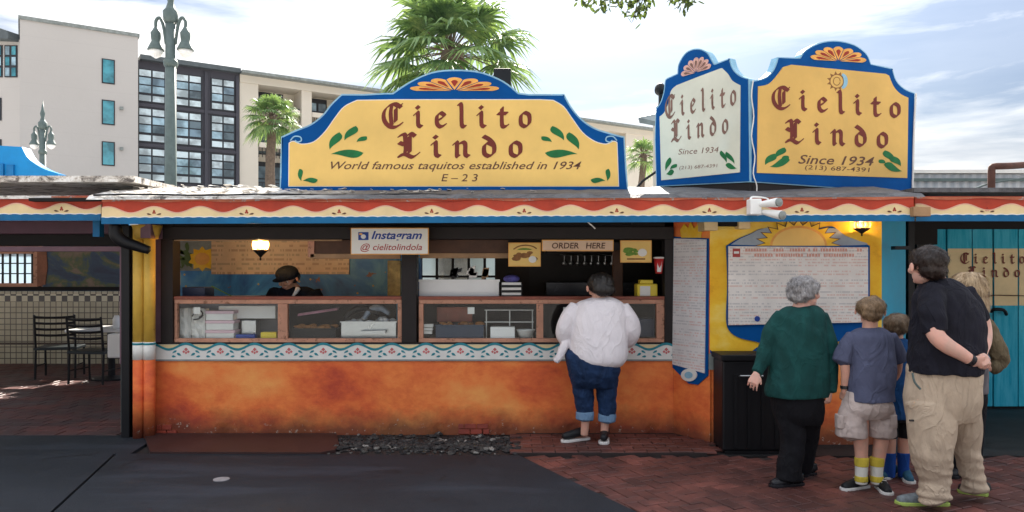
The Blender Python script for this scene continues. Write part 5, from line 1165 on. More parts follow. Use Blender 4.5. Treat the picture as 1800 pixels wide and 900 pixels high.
# branch hanging in from above
ht = thing('overhanging_tree', 'leafy tree branch hanging into the top of the picture beside the corner sign', 'tree', (6.2, 2.4, 0))
random.seed(12); br_ = MB(); lv = MB()
br_.tube([(6.2,2.4,0), (6.1,2.5,2), (5.6,2.8,4), (4.4,3.6,5.4), (3.0,4.8,5.5), (1.9,5.8,4.9), (1.2,6.3,4.35)], [.2,.17,.14,.10,.07,.04,.02], 8, sub=3)
tips = []
for px, py in ((1012,0),(1030,10),(1052,20),(1062,8),(1082,14),(1098,26),(1112,38),(1118,18),(1134,10),(1060,-14),(1168,-4),(1186,4),(1205,8),(1222,6),(1150,-20),(1192,-16),(1096,-20),(1020,-20),(1045,-30),(1120,-30),(1090,0),(1180,-10),(1130,-12)):
    tips.append(P(px, py, random.uniform(6.0, 6.7)))
for tp in tips:
    b0 = Vector((1.6+random.uniform(-.5,.3), 6.0, 4.55)); b0 = b0.lerp(tp, .3); md = (b0+tp)/2 + Vector((random.uniform(-.05,.05),0,.08)); br_.tube([b0, md, tp], [.008,.006,.003], 5, sub=3)
    for i in range(44):
        u = random.random()**.6; q = b0.lerp(tp, u) + Vector((random.gauss(0,.03), random.gauss(0,.05), random.gauss(0,.025))); 
        d = Vector((random.gauss(0,1), random.gauss(0,.6), random.gauss(-.5,.7))).normalized(); sd_ = d.cross(Vector((random.gauss(0,1),random.gauss(0,1),random.gauss(0,1)))).normalized(); ln = random.uniform(.055,.09); wd = ln*.19
        lv.add([q, q+d*ln*.35+sd_*wd, q+d*ln*.75+sd_*wd*.8, q+d*ln, q+d*ln*.75-sd_*wd*.8, q+d*ln*.35-sd_*wd], [(0,1,2,3,4,5)])
br_.build('trunk', M['palm bark'], ht); lv.build('foliage', M['leaf dark'], ht)
# ------------------------------------------------------------------ people
def skinmat(name, c):
    s = N(name); p = s.pos(); n1 = s.noise(p, 12, 4); n2 = s.noise(p, 160, 2)
    m = s.bsdf(s.mix(s.ramp(n1, (.35, 0.), (.65, 1.)), sc3(c, .86), (c[0]*1.05, c[1]*.92, c[2]*.9)), .48, n2, .12, .002, Subsurface_Weight=.12, Subsurface_Scale=.02); MC[name] = m; return m
def cloth(name, c, fold=.5, var=.18, rough=.85, weave=260):
    s = N(name); p = s.pos(); a = s.noise(s.pos((1,1,.45), (0,R(25),0)), 9, 5, .6, .8); b = s.noise(s.pos((1,1,1), (0,0,0)), 28, 3); wv = s.noise(p, weave, 2)
    col = s.mix(s.ramp(a, (.35, 0.), (.65, 1.)), sc3(c, 1-var), sc3(c, 1+var*.6)); col = s.mix(s.math('MULTIPLY', wv, .3), col, sc3(c, .6))
    cre = s.math('POWER', s.math('SUBTRACT', 1, s.math('ABSOLUTE', s.math('MULTIPLY', s.math('SUBTRACT', s.noise(s.pos((1,1,.5), (0,R(30),0)), 5.5, 3, .5, 1.2), .5), 7)), ), 3)
    h = s.math('ADD', s.math('MULTIPLY', s.math('MAXIMUM', cre, 0), .35), s.math('MULTIPLY', a, .9)); h = s.math('ADD', h, s.math('ADD', s.math('MULTIPLY', b, .12), s.math('MULTIPLY', wv, .06)))
    m = s.bsdf(col, rough, h, fold, .03, Sheen_Weight=.0, Specular_IOR_Level=.25); MC[name] = m; return m
def hairmat(name, a, b):
    s = N(name); p = s.pos((1,1,.35)); n1 = s.noise(p, 90, 4, .7); n2 = s.noise(s.pos(), 14, 3)
    m = s.bsdf(s.ramp(s.math('ADD', s.math('MULTIPLY', n1, .6), s.math('MULTIPLY', n2, .4)), (.36, a), (.62, b)), .45, n1, .6, .006); MC[name] = m; return m
skinmat('skin light', (.62,.36,.27)); skinmat('skin pink', (.66,.40,.32)); skinmat('skin tan', (.52,.29,.19))
cloth('sweater white', (.82,.77,.80), .4, .07); cloth('rose cotton', (.50,.22,.20)); cloth('denim', (.010,.030,.085), .5, .35, .8, 400); cloth('denim cuff', (.16,.27,.42), .4, .2)
cloth('cardigan green', (.008,.058,.055), .45, .3, .9, 120); cloth('trouser black', (.006,.006,.009), .4, .3); cloth('tee slate', (.085,.095,.16), .5, .14)
cloth('shorts stone', (.52,.43,.40), .6, .14); cloth('shorts black', (.01,.01,.013), .5, .2); cloth('shirt blue', (.01,.07,.22), .5, .3); cloth('tee black', (.010,.010,.018), .6, .3)
cloth('khaki', (.50,.39,.29), .6, .14); cloth('sock white', (.7,.68,.62), .3, .1); cloth('sock yellow', (.62,.48,.06), .3, .2); cloth('sock blue', (.01,.06,.28), .3, .3)
cloth('jacket olive', (.13,.10,.06), .6, .5); cloth('blouse grey', (.12,.11,.12), .5, .6); cloth('uniform black', (.006,.008,.014), .5, .3)
paint('shoe black', (.012,.013,.016), .5, .3, 20, .2); paint('shoe sole', (.66,.64,.62), .6, .1, 20, .1); paint('shoe grey', (.20,.23,.25), .6, .5, 30, .3); paint('sole lime', (.40,.52,.12), .5, .2, 20, .1)
paint('shoe blue', (.03,.12,.20), .6, .4, 20, .2); paint('leather black', (.014,.014,.018), .25, .2, 20, .15)
hairmat('hair black', (.006,.005,.005), (.03,.025,.022)); hairmat('hair grey', (.10,.095,.10), (.46,.44,.44)); hairmat('hair sandy', (.09,.055,.03), (.34,.22,.12)); hairmat('hair brown', (.07,.045,.028), (.25,.17,.10))
hairmat('hair dark brown', (.006,.003,.003), (.035,.018,.013)); hairmat('hair blonde', (.24,.15,.08), (.58,.43,.26))

def remesh(mb, vox, sm=4, fn=None):
    me = mb.mesh('tmp'); ob = bpy.data.objects.new('tmp', me); COL.objects.link(ob)
    r = ob.modifiers.new('r', 'REMESH'); r.mode = 'VOXEL'; r.voxel_size = vox; r.use_smooth_shade = True
    s_ = ob.modifiers.new('s', 'SMOOTH'); s_.factor = .5; s_.iterations = sm
    bpy.context.view_layer.update(); dg = bpy.context.evaluated_depsgraph_get()
    out = bpy.data.meshes.new_from_object(ob.evaluated_get(dg)); bpy.data.objects.remove(ob); bpy.data.meshes.remove(me)
    if fn:
        nn = [v.normal.copy() for v in out.vertices]
        for v, n in zip(out.vertices, nn): v.co += n*fn(v.co)
    out.update(); return out
def put(me, name, mat, root):
    n = len(me.vertices); xs = [v.co for v in me.vertices]
    c = Vector((sum(v.x for v in xs)/n, sum(v.y for v in xs)/n, min(v.z for v in xs))); me.transform(Matrix.Translation(-c)); me.name = name
    return link(name, me, mat, root, c, smooth=True)
def folds(amp, sx, sz, seed=0, tilt=0):
    return lambda p: amp*mnoise.noise(Vector((p.x*sx + p.z*tilt, p.y*sx + seed, p.z*sz))) + amp*.4*mnoise.noise(Vector((p.x*sx*2.4, p.y*sx*2.4 + seed, p.z*sz*2.4 + p.x*6)))
def fin(mb, name, mat, root, vox=.007, sm=4, fn=None): return put(remesh(mb, vox, sm, fn), name, M[mat], root)
class Fig:
    def __init__(s, label, px, py, D, z=0, cat='person'):
        s.D = D; s.root = thing('person', label, cat, (XX(px, D), D, z))
    def p(s, x, y, o=0): return P(x, y, s.D + o)
    def r(s, x): return x/F*s.D
    def tube(s, mb, pts, sy=.85, sub=5, seg=16): mb.tube([s.p(a, b, c) for a, b, c, r in pts], [s.r(q[3])*.96 for q in pts], seg, sy, sub); return mb
    def loft(s, mb, secs, roll=0, e=2.3): mb.loft([(s.p((a+b)/2, y, o), s.r((b-a)/2)*.965, hd*.96, R(roll)) for y, a, b, hd, o in secs], 32, 5, e); return mb
def headframe(c, hh, yaw, pitch=0, roll=0, sx=1.25):
    m = Matrix.Rotation(R(yaw), 3, 'Z') @ Matrix.Rotation(R(pitch), 3, 'X') @ Matrix.Rotation(R(roll), 3, 'Y')
    m = Matrix(((sx*hh,0,0),(0,hh*1.05,0),(0,0,hh))) @ m
    return lambda x, y, z: c + m @ Vector((x, y, z)), m
def he(mb, fr, x, y, z, a, b, c, seg=20, rings=12):
    f, m = fr; t = MB().ell((0,0,0), a, b, c, None, seg, rings); mb.add([f(x+v.x, y+v.y, z+v.z) for v in t.v], t.f)
def headprims(mb, fr):
    f, m = fr
    he(mb, fr, 0,-.05,.12,.34,.43,.38); he(mb, fr, 0,.12,-.24,.22,.25,.25); he(mb, fr, 0,.20,-.05,.27,.19,.24); he(mb, fr, 0,.30,.09,.22,.09,.06)
    for sg in (-1, 1):
        he(mb, fr, sg*.385,.0,-.03,.035,.075,.13,12,8); he(mb, fr, sg*.16,.30,-.12,.09,.08,.09,12,8)
    k = m.to_scale().x if hasattr(m, 'to_scale') else .25
    h = (f(0,0,1)-f(0,0,0)).length
    mb.tube([f(0,.36,.08), f(0,.43,-.04), f(0,.47,-.11), f(0,.38,-.15)], [.025*h,.032*h,.048*h,.035*h], 10, 1, 3)
    he(mb, fr, 0,.37,-.235,.10,.05,.022,12,8); he(mb, fr, 0,.36,-.275,.085,.05,.024,12,8); he(mb, fr, 0,.32,-.40,.09,.08,.07,12,8)
def face_parts(root, fr):
    e = MB(); br = MB(); lp = MB(); f, m = fr; ir = MB()
    for sg in (-1, 1):
        one = MB(); he(one, fr, sg*.14,.335,.02,.055,.04,.032,12,8); eo = one.build('eye', M['white paint'], root, smooth=True)
        i2 = MB(); he(i2, fr, sg*.14,.368,.02,.022,.014,.024,10,6); i2.build('iris', M['plastic black'], eo, smooth=True)
        h = (f(0,0,1)-f(0,0,0)).length; MB().tube([f(sg*.06,.385,.09), f(sg*.14,.39,.115), f(sg*.22,.34,.095)], .012*h, 6, 1, 3).build('eyebrow', M['hair dark brown'], root, smooth=True)
    he(lp, fr, 0,.395,-.255,.085,.035,.022,12,6); lp.build('lips', paint('lip colour', (.42,.15,.13), .4), root, smooth=True)
def hair(root, fr, prims, mat, amp=.008, strands=900, ln=.045, w_=.0022, curl=.2, seed=1, freq=30, vox=.008, down=(0,0,-1)):
    mb = MB()
    for q in prims: he(mb, fr, *q)
    me = remesh(mb, vox, 3, lambda p: amp*mnoise.noise(Vector((p.x*freq, p.y*freq, p.z*freq*.45))) + amp*.5*mnoise.noise(Vector((p.x*freq*2.5, p.y*freq*2.5, p.z*freq))))
    rnd = random.Random(seed); st = MB(); vs = me.vertices; n = len(vs); f, m = fr; crown = f(0,-.12,.5)
    for i in range(strands):
        v = vs[rnd.randrange(n)]; p = v.co.copy(); nr = v.normal.copy()
        d = (p-crown)*1.5 + Vector(down)*.12; d = d + Vector((rnd.gauss(0,1), rnd.gauss(0,1), rnd.gauss(0,1)))*curl*.2; d = (d - nr*d.dot(nr)); 
        if d.length < 1e-4: continue
        d.normalize(); sd_ = d.cross(nr).normalized(); L_ = ln*rnd.uniform(.5, 1.2); q = p + nr*.001; b = len(st.v); lift = rnd.uniform(.001, .007)
        for k in range(4):
            t = k/3; pp = q + d*L_*t + nr*(lift*math.sin(t*2.4) - .012*t*t*L_/.045) + sd_*rnd.gauss(0, curl*.006)*t; ww = w_*(1-t*.8)
            st.v += [pp - sd_*ww, pp + sd_*ww]
        st.f += [(b+2*k, b+2*k+1, b+2*k+3, b+2*k+2) for k in range(3)]
    o = put(me, 'hair', M[mat], root)
    stuff(st.build('hair_strands', M[mat], o, smooth=True)); return o
HB = []              # short hair
def hand(mb, w0, d, n, L_=.19, curl=30, side=1, sx=1.12, spread=8, thumb=35):
    """palm and five fingers; d towards the fingertips, n out of the palm"""
    d = Vector(d).normalized(); n = Vector(n); n = (n - d*n.dot(d)).normalized(); b = d.cross(n)*side; k = L_/.19
    pal = []
    for t, hw, hd in ((0,.026,.019),(.03,.034,.017),(.065,.042,.015),(.092,.040,.012)):
        pal.append((w0 + d*t*k, hw*k*sx, hd*k))
    vs, seg = [], 14
    for c, hw, hd in pal:
        for j in range(seg): q = 2*math.pi*j/seg; vs.append(c + b*hw*math.cos(q) + n*hd*math.sin(q))
    fs = [(i*seg+j, i*seg+(j+1)%seg, (i+1)*seg+(j+1)%seg, (i+1)*seg+j) for i in range(3) for j in range(seg)] + [tuple(range(seg))[::-1], tuple(range(3*seg, 4*seg))]
    mb.add(vs, fs)
    for i, (off, ln) in enumerate(((.031,.070),(.0105,.080),(-.0105,.074),(-.031,.058))):
        base = w0 + d*.085*k + b*off*k*sx; a0 = R(spread)*(1.5-i)/1.5; dd = (d*math.cos(a0) + b*math.sin(a0)).normalized(); pts = [base]; a = R(curl*.35*(1+.15*i))
        p = base
        for sgm in (.46,.30,.24):
            a += R(curl*(.8+.12*i))*.6; p = p + (dd*math.cos(a) + n*math.sin(a))*ln*sgm*k; pts.append(p)
        mb.tube(pts, [.0098*k,.0090*k,.0082*k,.0066*k], 10, 1, 2)
    tb = w0 + d*.022*k + b*.028*k*sx; td = (d*math.cos(R(thumb)) + b*math.sin(R(thumb)) + n*.35).normalized()
    mb.tube([tb, tb + td*.034*k, tb + (td+d*.25).normalized()*.064*k + n*.004], [.0135*k,.0115*k,.0085*k], 10, 1, 2)
def shoe(root, heel, toe, mat, sole, wd=.048, zb=0, h=.075, name='shoe', laces=None, st=.024):
    a, b = Vector(heel), Vector(toe); d = (b-a); L_ = d.length; d.normalize(); s_ = Vector((-d.y, d.x, 0)); out = []
    for t, w2 in ((0,.0),(.015,.55),(.08,.80),(.25,.78),(.5,.82),(.7,1.0),(.85,.95),(.95,.66),(1,.0)): out.append((t, w2))
    ring = [a + d*L_*t + s_*wd*w2 for t, w2 in out] + [a + d*L_*t - s_*wd*w2 for t, w2 in out[-2:0:-1]]; n = len(ring)
    mb = MB(); zs = Vector((0,0,1)); lo = [Vector((p.x,p.y,zb)) for p in ring]; hi = [Vector((p.x,p.y,zb+st)) for p in ring]
    so = MB().add(lo+hi, [tuple(range(n))[::-1], tuple(range(n,2*n))] + [(i,(i+1)%n,(i+1)%n+n,i+n) for i in range(n)])
    u = MB(); pts, rs = [], []
    for t, hh, r_ in ((.10,.05,.040),(.2,.055,.042),(.42,.048,.040),(.65,.036,.038),(.82,.030,.034),(.93,.026,.026)): pts.append(a + d*L_*t + Vector((0,0,zb+hh*h/.075))); rs.append(r_*wd/.048)
    u.tube(pts, rs, 14, 1, 3); u.tube([a + d*L_*.14 + Vector((0,0,zb+.04)), a + d*L_*.17 + Vector((0,0,zb+h+.015))], [.044*wd/.048,.038*wd/.048], 14)
    me = remesh(u, .006, 3)
    for v in me.vertices: v.co.z = max(v.co.z, zb+st*.6)
    o = put(me, name, M[mat], root); so.build('sole', M[sole], o, bevel=.004); 
    if laces:
        for k in range(4):
            c = a + d*L_*(.38+.09*k) + Vector((0,0,zb+(.092-.011*k)*h/.075)); MB().tube([c - s_*.022, c + Vector((0,0,.004)), c + s_*.022], .0035, 6, 1, 2).build('lace', M[laces], o)
    return o
def g3(px, py, zb=0): 
    Y = F*(H-zb)/(py-HY); return Vector((XX(px, Y), Y, zb))

# --- the customer at the window
A = Fig('person at the order window in a white sweater, rolled jeans and black slip-on shoes', 1055, 775, 7.08, .03); r = A.root
b = MB(); fr = headframe(A.p(1055, 506), .265, 14, -14, 0, 1.25); headprims(b, fr)
A.tube(b, [(1056,515,.02,12),(1057,532,.02,14)])
A.loft(b, [(530,1030,1084,.10,0),(560,1012,1094,.15,0),(600,1010,1096,.17,0),(640,1004,1086,.18,0),(662,1004,1084,.16,0),(668,1020,1070,.10,0)])
A.tube(b, [(1012,548,0,10),(996,572,0,11),(992,592,.02,10),(1004,606,.14,8),(1022,604,.25,6)]); A.tube(b, [(1094,548,0,10),(1108,570,0,11),(1111,588,.02,10),(1100,604,.14,8),(1084,602,.25,6)])
A.tube(b, [(1026,655,0,16),(1028,700,0,13),(1029,735,0,8.5),(1027,765,0,7)]); A.tube(b, [(1066,655,0,16),(1067,700,0,13),(1064,735,0,8.5),(1062,765,0,7)])
hand(b, A.p(1024,603,.26), (.8,.5,.1), (0,1,-.3), .17, 35, 1); hand(b, A.p(1082,601,.26), (-.8,.5,.1), (0,1,-.3), .17, 35, -1)
fin(b, 'body', 'skin light', r, .006)
c = MB(); A.loft(c, [(521,1044,1072,.06,.02),(526,1030,1086,.10,.01),(534,1012,1098,.13,0),(550,1003,1104,.17,0),(580,1001,1104,.20,-.01),(606,999,1105,.21,-.02),(624,1001,1104,.215,-.02),(636,1010,1100,.205,-.02),(643,1024,1093,.17,-.01),(646,1036,1084,.14,0)])
A.tube(c, [(1014,540,0,15),(1000,560,-.02,17),(992,582,-.01,16.5),(996,598,.06,14),(1010,606,.17,10.5),(1020,605,.22,8.5)]); A.tube(c, [(1092,540,0,15),(1104,560,-.02,17),(1110,580,-.01,16.5),(1106,597,.06,14),(1094,604,.17,10.5),(1086,603,.22,8.5)])
A.tube(c, [(998,598,-.02,7),(990,612,-.04,8.5),(984,626,-.05,7),(977,635,-.04,6)])
fin(c, 'sweater', 'sweater white', r, .007, 4, folds(.008, 5, 5, 3, 4))
c = MB(); A.loft(c, [(614,992,1096,.17,0),(630,992,1094,.195,-.01),(650,997,1091,.20,-.01),(668,1000,1088,.18,0),(680,1004,1086,.13,0)])
A.tube(c, [(1024,660,0,22),(1025,680,0,20.5),(1027,705,0,18),(1029,728,0,15.5),(1028,736,0,15.5)], .9); A.tube(c, [(1066,660,0,22),(1066,680,0,20.5),(1067,705,0,17.5),(1067,728,0,15.5),(1067,737,0,15.5)], .9)
tr_ = fin(c, 'jeans', 'denim', r, .007, 3, folds(.011, 9, 14, 8, 2))
for x, y in ((1028,724),(1067,727)): fin(A.tube(MB(), [(x,y-1,0,16.4),(x,y+4,0,17),(x-.5,y+13,0,16.6)], .9, 2), 'jeans_cuff', 'denim cuff', tr_, .007, 2, folds(.004, 14, 14))
hair(r, fr, [(0,-.08,.15,.38,.43,.38), (0,-.26,-.08,.33,.24,.27), (.1,-.36,-.12,.2,.16,.18)], 'hair black', .008, 900, .05, .003)
shoe(r, g3(1036,772,.03), g3(986,778,.03), 'shoe black', 'shoe sole', .05, .03); shoe(r, g3(1064,772,.03) + Vector((0,.0,0)), g3(1060,781,.03) + Vector((0,-.03,0)), 'shoe black', 'shoe sole', .052, .03)

# --- grey haired person in green cardigan
B = Fig('grey haired person seen from behind in a dark green cardigan and black trousers', 1390, 855, 5.75); r = B.root
b = MB(); fr = headframe(B.p(1415, 515), .245, -58, 4, 0, 1.12); headprims(b, fr)
B.tube(b, [(1412,525,0,13),(1408,545,.0,17)])
B.loft(b, [(546,1376,1440,.08,0),(580,1364,1446,.13,0),(630,1362,1446,.15,0),(690,1364,1444,.15,0),(715,1364,1444,.14,0),(722,1380,1430,.08,0)])
B.tube(b, [(1370,565,0,12),(1352,600,0,11),(1340,635,-.02,9),(1329,658,-.06,6.5)]); B.tube(b, [(1444,565,0,12),(1458,610,0,11),(1462,655,-.04,8.5),(1458,690,-.06,6.5)])
B.tube(b, [(1385,700,0,20),(1390,770,0,15),(1388,835,0,10)]); B.tube(b, [(1425,700,.05,20),(1418,770,.12,14),(1412,828,.2,9)])
hand(b, B.p(1330,657,-.07), (-.42,-.1,-1), (.3,.5,0), .165, 30, 1, 1.2); hand(b, B.p(1459,690,-.07), (-.28,-.15,-1), (-.4,.5,0), .15, 45, -1, 1.2)
fin(b, 'body', 'skin pink', r, .005)
c = MB(); B.loft(c, [(538,1384,1436,.07,0),(545,1370,1446,.10,0),(556,1362,1452,.13,0),(580,1357,1455,.155,0),(620,1352,1456,.17,-.01),(660,1348,1458,.185,-.01),(685,1344,1459,.19,-.01),(696,1346,1457,.185,-.01)], 8)
B.tube(c, [(1378,555,0,17),(1360,580,0,18),(1349,610,-.01,16),(1340,635,-.03,14),(1330,655,-.06,12)]); B.tube(c, [(1438,557,0,17),(1451,590,-.01,18),(1459,630,-.03,15),(1462,665,-.05,12.5),(1460,688,-.07,11)])
fin(c, 'cardigan', 'cardigan green', r, .007, 4, folds(.012, 6, 6, 5, 4))
c = MB(); B.loft(c, [(680,1356,1450,.15,0),(700,1354,1449,.16,0),(725,1358,1448,.15,0),(745,1366,1444,.11,0)])
B.tube(c, [(1386,720,-.02,27),(1394,760,-.02,23),(1392,795,-.02,22),(1387,825,-.02,23),(1386,842,-.02,24)]); B.tube(c, [(1422,720,.05,26),(1420,760,.1,22),(1414,800,.16,19),(1412,828,.2,17)])
fin(c, 'trousers', 'trouser black', r, .007, 3, folds(.010, 8, 8, 2, 3))
hair(r, fr, [(0,-.08,.15,.41,.44,.38), (0,-.24,-.02,.35,.27,.28)], 'hair grey', .018, 2400, .034, .0019, 2.0, 2, 34)
shoe(r, g3(1412,852), g3(1352,857), 'leather black', 'leather black', .052); shoe(r, g3(1432,833), g3(1402,838), 'leather black', 'leather black', .05)

# --- the older boy
C_ = Fig('boy seen from behind in a slate blue tee, stone cargo shorts and yellow patterned socks', 1525, 862, 5.6); r = C_.root
b = MB(); fr = headframe(C_.p(1530, 547), .215, -12, 0, 4, 1.25); headprims(b, fr)
C_.tube(b, [(1530,560,0,13),(1529,582,0,14)])
C_.loft(b, [(584,1502,1560,.07,0),(610,1498,1566,.09,0),(660,1500,1562,.10,0),(720,1492,1556,.10,0),(735,1500,1550,.07,0)])
C_.tube(b, [(1496,600,0,9),(1486,632,-.02,9),(1486,660,-.01,8),(1484,690,.02,6)]); C_.tube(b, [(1566,600,.02,9),(1578,632,.05,9),(1574,660,.14,8),(1560,672,.22,6)])
C_.tube(b, [(1512,720,0,16),(1513,770,0,13.5),(1514,800,0,11.5),(1514,845,0,9)]); C_.tube(b, [(1549,720,.03,16),(1549,770,.03,13.5),(1545,800,.03,12),(1540,845,.03,9)])
hand(b, C_.p(1484,690,.02), (-.05,.5,-1), (.6,.3,0), .13, 40, -1); hand(b, C_.p(1558,672,.23), (-.8,.5,-.1), (0,1,0), .13, 40, -1)
fin(b, 'body', 'skin light', r, .005)
c = MB(); C_.loft(c, [(575,1512,1548,.055,0),(581,1502,1558,.075,0),(590,1492,1566,.10,0),(610,1490,1570,.12,0),(650,1491,1573,.13,-.01),(690,1487,1572,.135,-.01),(704,1486,1571,.135,-.01)])
C_.tube(c, [(1500,592,0,14),(1487,612,-.01,16),(1480,636,-.02,17)]); C_.tube(c, [(1562,592,.02,14),(1574,612,.04,16),(1581,634,.06,16)])
fin(c, 'tee_shirt', 'tee slate', r, .006, 3, folds(.012, 8, 6, 9, 5))
c = MB(); C_.loft(c, [(686,1485,1562,.12,0),(700,1484,1566,.13,0),(720,1478,1570,.13,0),(735,1480,1566,.09,0)])
C_.tube(c, [(1502,715,0,22),(1497,740,0,26),(1496,766,0,27)], .95); C_.tube(c, [(1547,715,.02,22),(1549,740,.03,26),(1550,767,.03,25)], .95)
sh_ = fin(c, 'shorts', 'shorts stone', r, .006, 3, folds(.010, 9, 12, 1, 2))
for x in (1478, 1566): fin(C_.loft(MB(), [(728,x-9,x+9,.05,-.02),(742,x-10,x+10,.055,-.02),(752,x-10,x+10,.05,-.02)]), 'cargo_pocket', 'shorts stone', sh_, .007, 2, folds(.004, 14, 14))
for x, o in ((1514,0),(1541,.03)):
    so = fin(C_.tube(MB(), [(x+.5,818,o,11.6),(x,832,o,11),(x,850,o,10.5)], .95, 3), 'sock', 'sock white', r, .006, 2)
    fin(C_.tube(MB(), [(x+.7,804,o,12.8),(x+.6,810,o,12.8),(x+.5,819,o,12.2)], .95, 2), 'sock_band', 'sock yellow', so, .006, 1); fin(C_.tube(MB(), [(x,836,o,11.7),(x,846,o,11.6)], .95, 2), 'sock_band', 'sock yellow', so, .006, 1)
C_.tube(MB(), [(1485,678,.01,8),(1485,683,.01,8)], 1, 0).build('watch', M['leather black'], r)
hair(r, fr, [(0,-.08,.15,.375,.44,.37), (0,-.24,-.05,.30,.24,.26)], 'hair sandy', .012, 2400, .042, .0018, .9, 5, 26)
shoe(r, g3(1526,856), g3(1479,863), 'shoe black', 'shoe sole', .048, laces='shoe sole'); shoe(r, g3(1544,857), g3(1553,866)+Vector((0,-.09,0)), 'shoe black', 'shoe sole', .046, laces='shoe sole')

# --- the smaller boy
D_ = Fig('smallest boy, mostly hidden, in a blue shirt, black shorts and blue socks', 1577, 843, 5.92); r = D_.root
b = MB(); fr = headframe(D_.p(1576, 574), .20, -20, 0, 0, 1.2); headprims(b, fr); D_.tube(b, [(1576,586,0,11),(1576,602,0,12)])
D_.loft(b, [(604,1554,1600,.06,0),(640,1552,1602,.08,0),(720,1552,1602,.09,0),(740,1556,1598,.06,0)])
D_.tube(b, [(1552,615,0,8),(1545,650,0,7.5),(1548,690,.08,6)]); D_.tube(b, [(1602,615,0,8),(1608,650,0,7.5),(1604,690,.06,6)])
D_.tube(b, [(1564,735,0,13),(1564,780,0,11),(1564,830,0,8)]); D_.tube(b, [(1590,735,0,13),(1589,780,0,11),(1587,830,0,8)])
hand(b, D_.p(1548,690,.09), (0,.4,-1), (1,0,0), .11, 40); hand(b, D_.p(1604,690,.07), (0,.3,-1), (-1,0,0), .11, 40, -1); fin(b, 'body', 'skin light', r, .006)
c = MB(); D_.loft(c, [(594,1562,1590,.05,0),(602,1554,1600,.08,0),(625,1548,1606,.10,0),(680,1546,1607,.11,0),(735,1546,1608,.115,0)])
D_.tube(c, [(1556,606,0,12),(1547,630,0,13),(1543,648,0,13)]); D_.tube(c, [(1598,606,0,12),(1607,630,0,13),(1610,648,0,13)]); fin(c, 'shirt', 'shirt blue', r, .007, 3, folds(.010, 8, 6, 4, 4))
c = MB(); D_.loft(c, [(722,1550,1604,.10,0),(740,1548,1606,.10,0)]); D_.tube(c, [(1563,735,0,15),(1561,768,0,17)]); D_.tube(c, [(1592,735,0,15),(1592,768,0,16)]); fin(c, 'shorts', 'shorts black', r, .008, 2)
for x in (1564, 1588): fin(D_.tube(MB(), [(x,796,0,11),(x,815,0,10),(x,838,0,9.5)], .95, 3), 'sock', 'sock blue', r, .006, 2)
hair(r, fr, [(0,-.08,.15,.41,.44,.38), (0,-.22,-.02,.35,.26,.28)], 'hair brown', .012, 1800, .042, .0018, .9, 6, 26)
shoe(r, g3(1572,836), g3(1552,844), 'shoe blue', 'shoe sole', .045); shoe(r, g3(1588,838), g3(1590,846)+Vector((0,-.1,0)), 'shoe blue', 'shoe sole', .045)

# --- the person partly hidden behind the tall one
E_ = Fig('blonde long haired person half hidden behind the tall one, olive sleeve showing', 1702, 838, 6.0); r = E_.root
b = MB(); fr = headframe(E_.p(1700, 506), .24, 30, 0, 0, 1.15); headprims(b, fr); E_.tube(b, [(1692,525,0,12),(1694,548,0,14)])
E_.loft(b, [(550,1664,1726,.08,0),(600,1662,1726,.12,0),(680,1664,1728,.13,0),(700,1672,1720,.08,0)])
E_.tube(b, [(1662,570,0,10),(1656,620,0,9),(1664,655,.1,7)]); E_.tube(b, [(1730,568,0,10),(1748,612,0,9),(1756,636,0,8),(1738,648,-.02,6.5)])
E_.tube(b, [(1680,690,0,18),(1682,760,0,14),(1684,825,0,9)]); E_.tube(b, [(1712,690,0,18),(1712,760,0,14),(1710,825,0,9)])
hand(b, E_.p(1738,648,-.02), (-1,.2,.0), (0,1,0), .15, 30); hand(b, E_.p(1664,655,.1), (.5,.8,0), (0,0,1), .15, 30, -1); fin(b, 'body', 'skin light', r, .007)
c = MB(); E_.loft(c, [(540,1674,1714,.07,0),(550,1662,1726,.10,0),(580,1656,1732,.14,0),(640,1656,1732,.15,0),(690,1654,1732,.155,0)]); fin(c, 'blouse', 'blouse grey', r, .008, 3, folds(.010, 7, 6, 4, 4))
c = MB(); E_.tube(c, [(1664,565,0,14),(1654,610,0,14),(1660,645,.08,11)]); E_.tube(c, [(1724,556,0,14),(1740,585,-.02,16),(1753,615,-.02,16),(1758,634,0,15),(1744,648,-.02,11)]); fin(c, 'sleeves', 'jacket olive', r, .007, 3, folds(.012, 10, 10, 4, 4))
c = MB(); E_.loft(c, [(680,1660,1730,.14,0),(705,1660,1732,.14,0),(725,1666,1726,.1,0)]); E_.tube(c, [(1680,710,0,22),(1682,770,0,17),(1684,828,0,14)]); E_.tube(c, [(1712,710,0,22),(1712,770,0,17),(1710,828,0,14)]); fin(c, 'trousers', 'trouser black', r, .008, 2)
hair(r, fr, [(0,-.06,.14,.42,.46,.40), (0,-.26,-.1,.38,.30,.40), (0.02,-.36,-.5,.34,.20,.46), (.2,-.3,-.75,.2,.16,.36)], 'hair blonde', .012, 1800, .10, .0028, .2, 7, 24)
shoe(r, g3(1686,836), g3(1672,842), 'shoe black', 'shoe black', .045); shoe(r, g3(1708,836), g3(1700,843), 'shoe black', 'shoe black', .045)

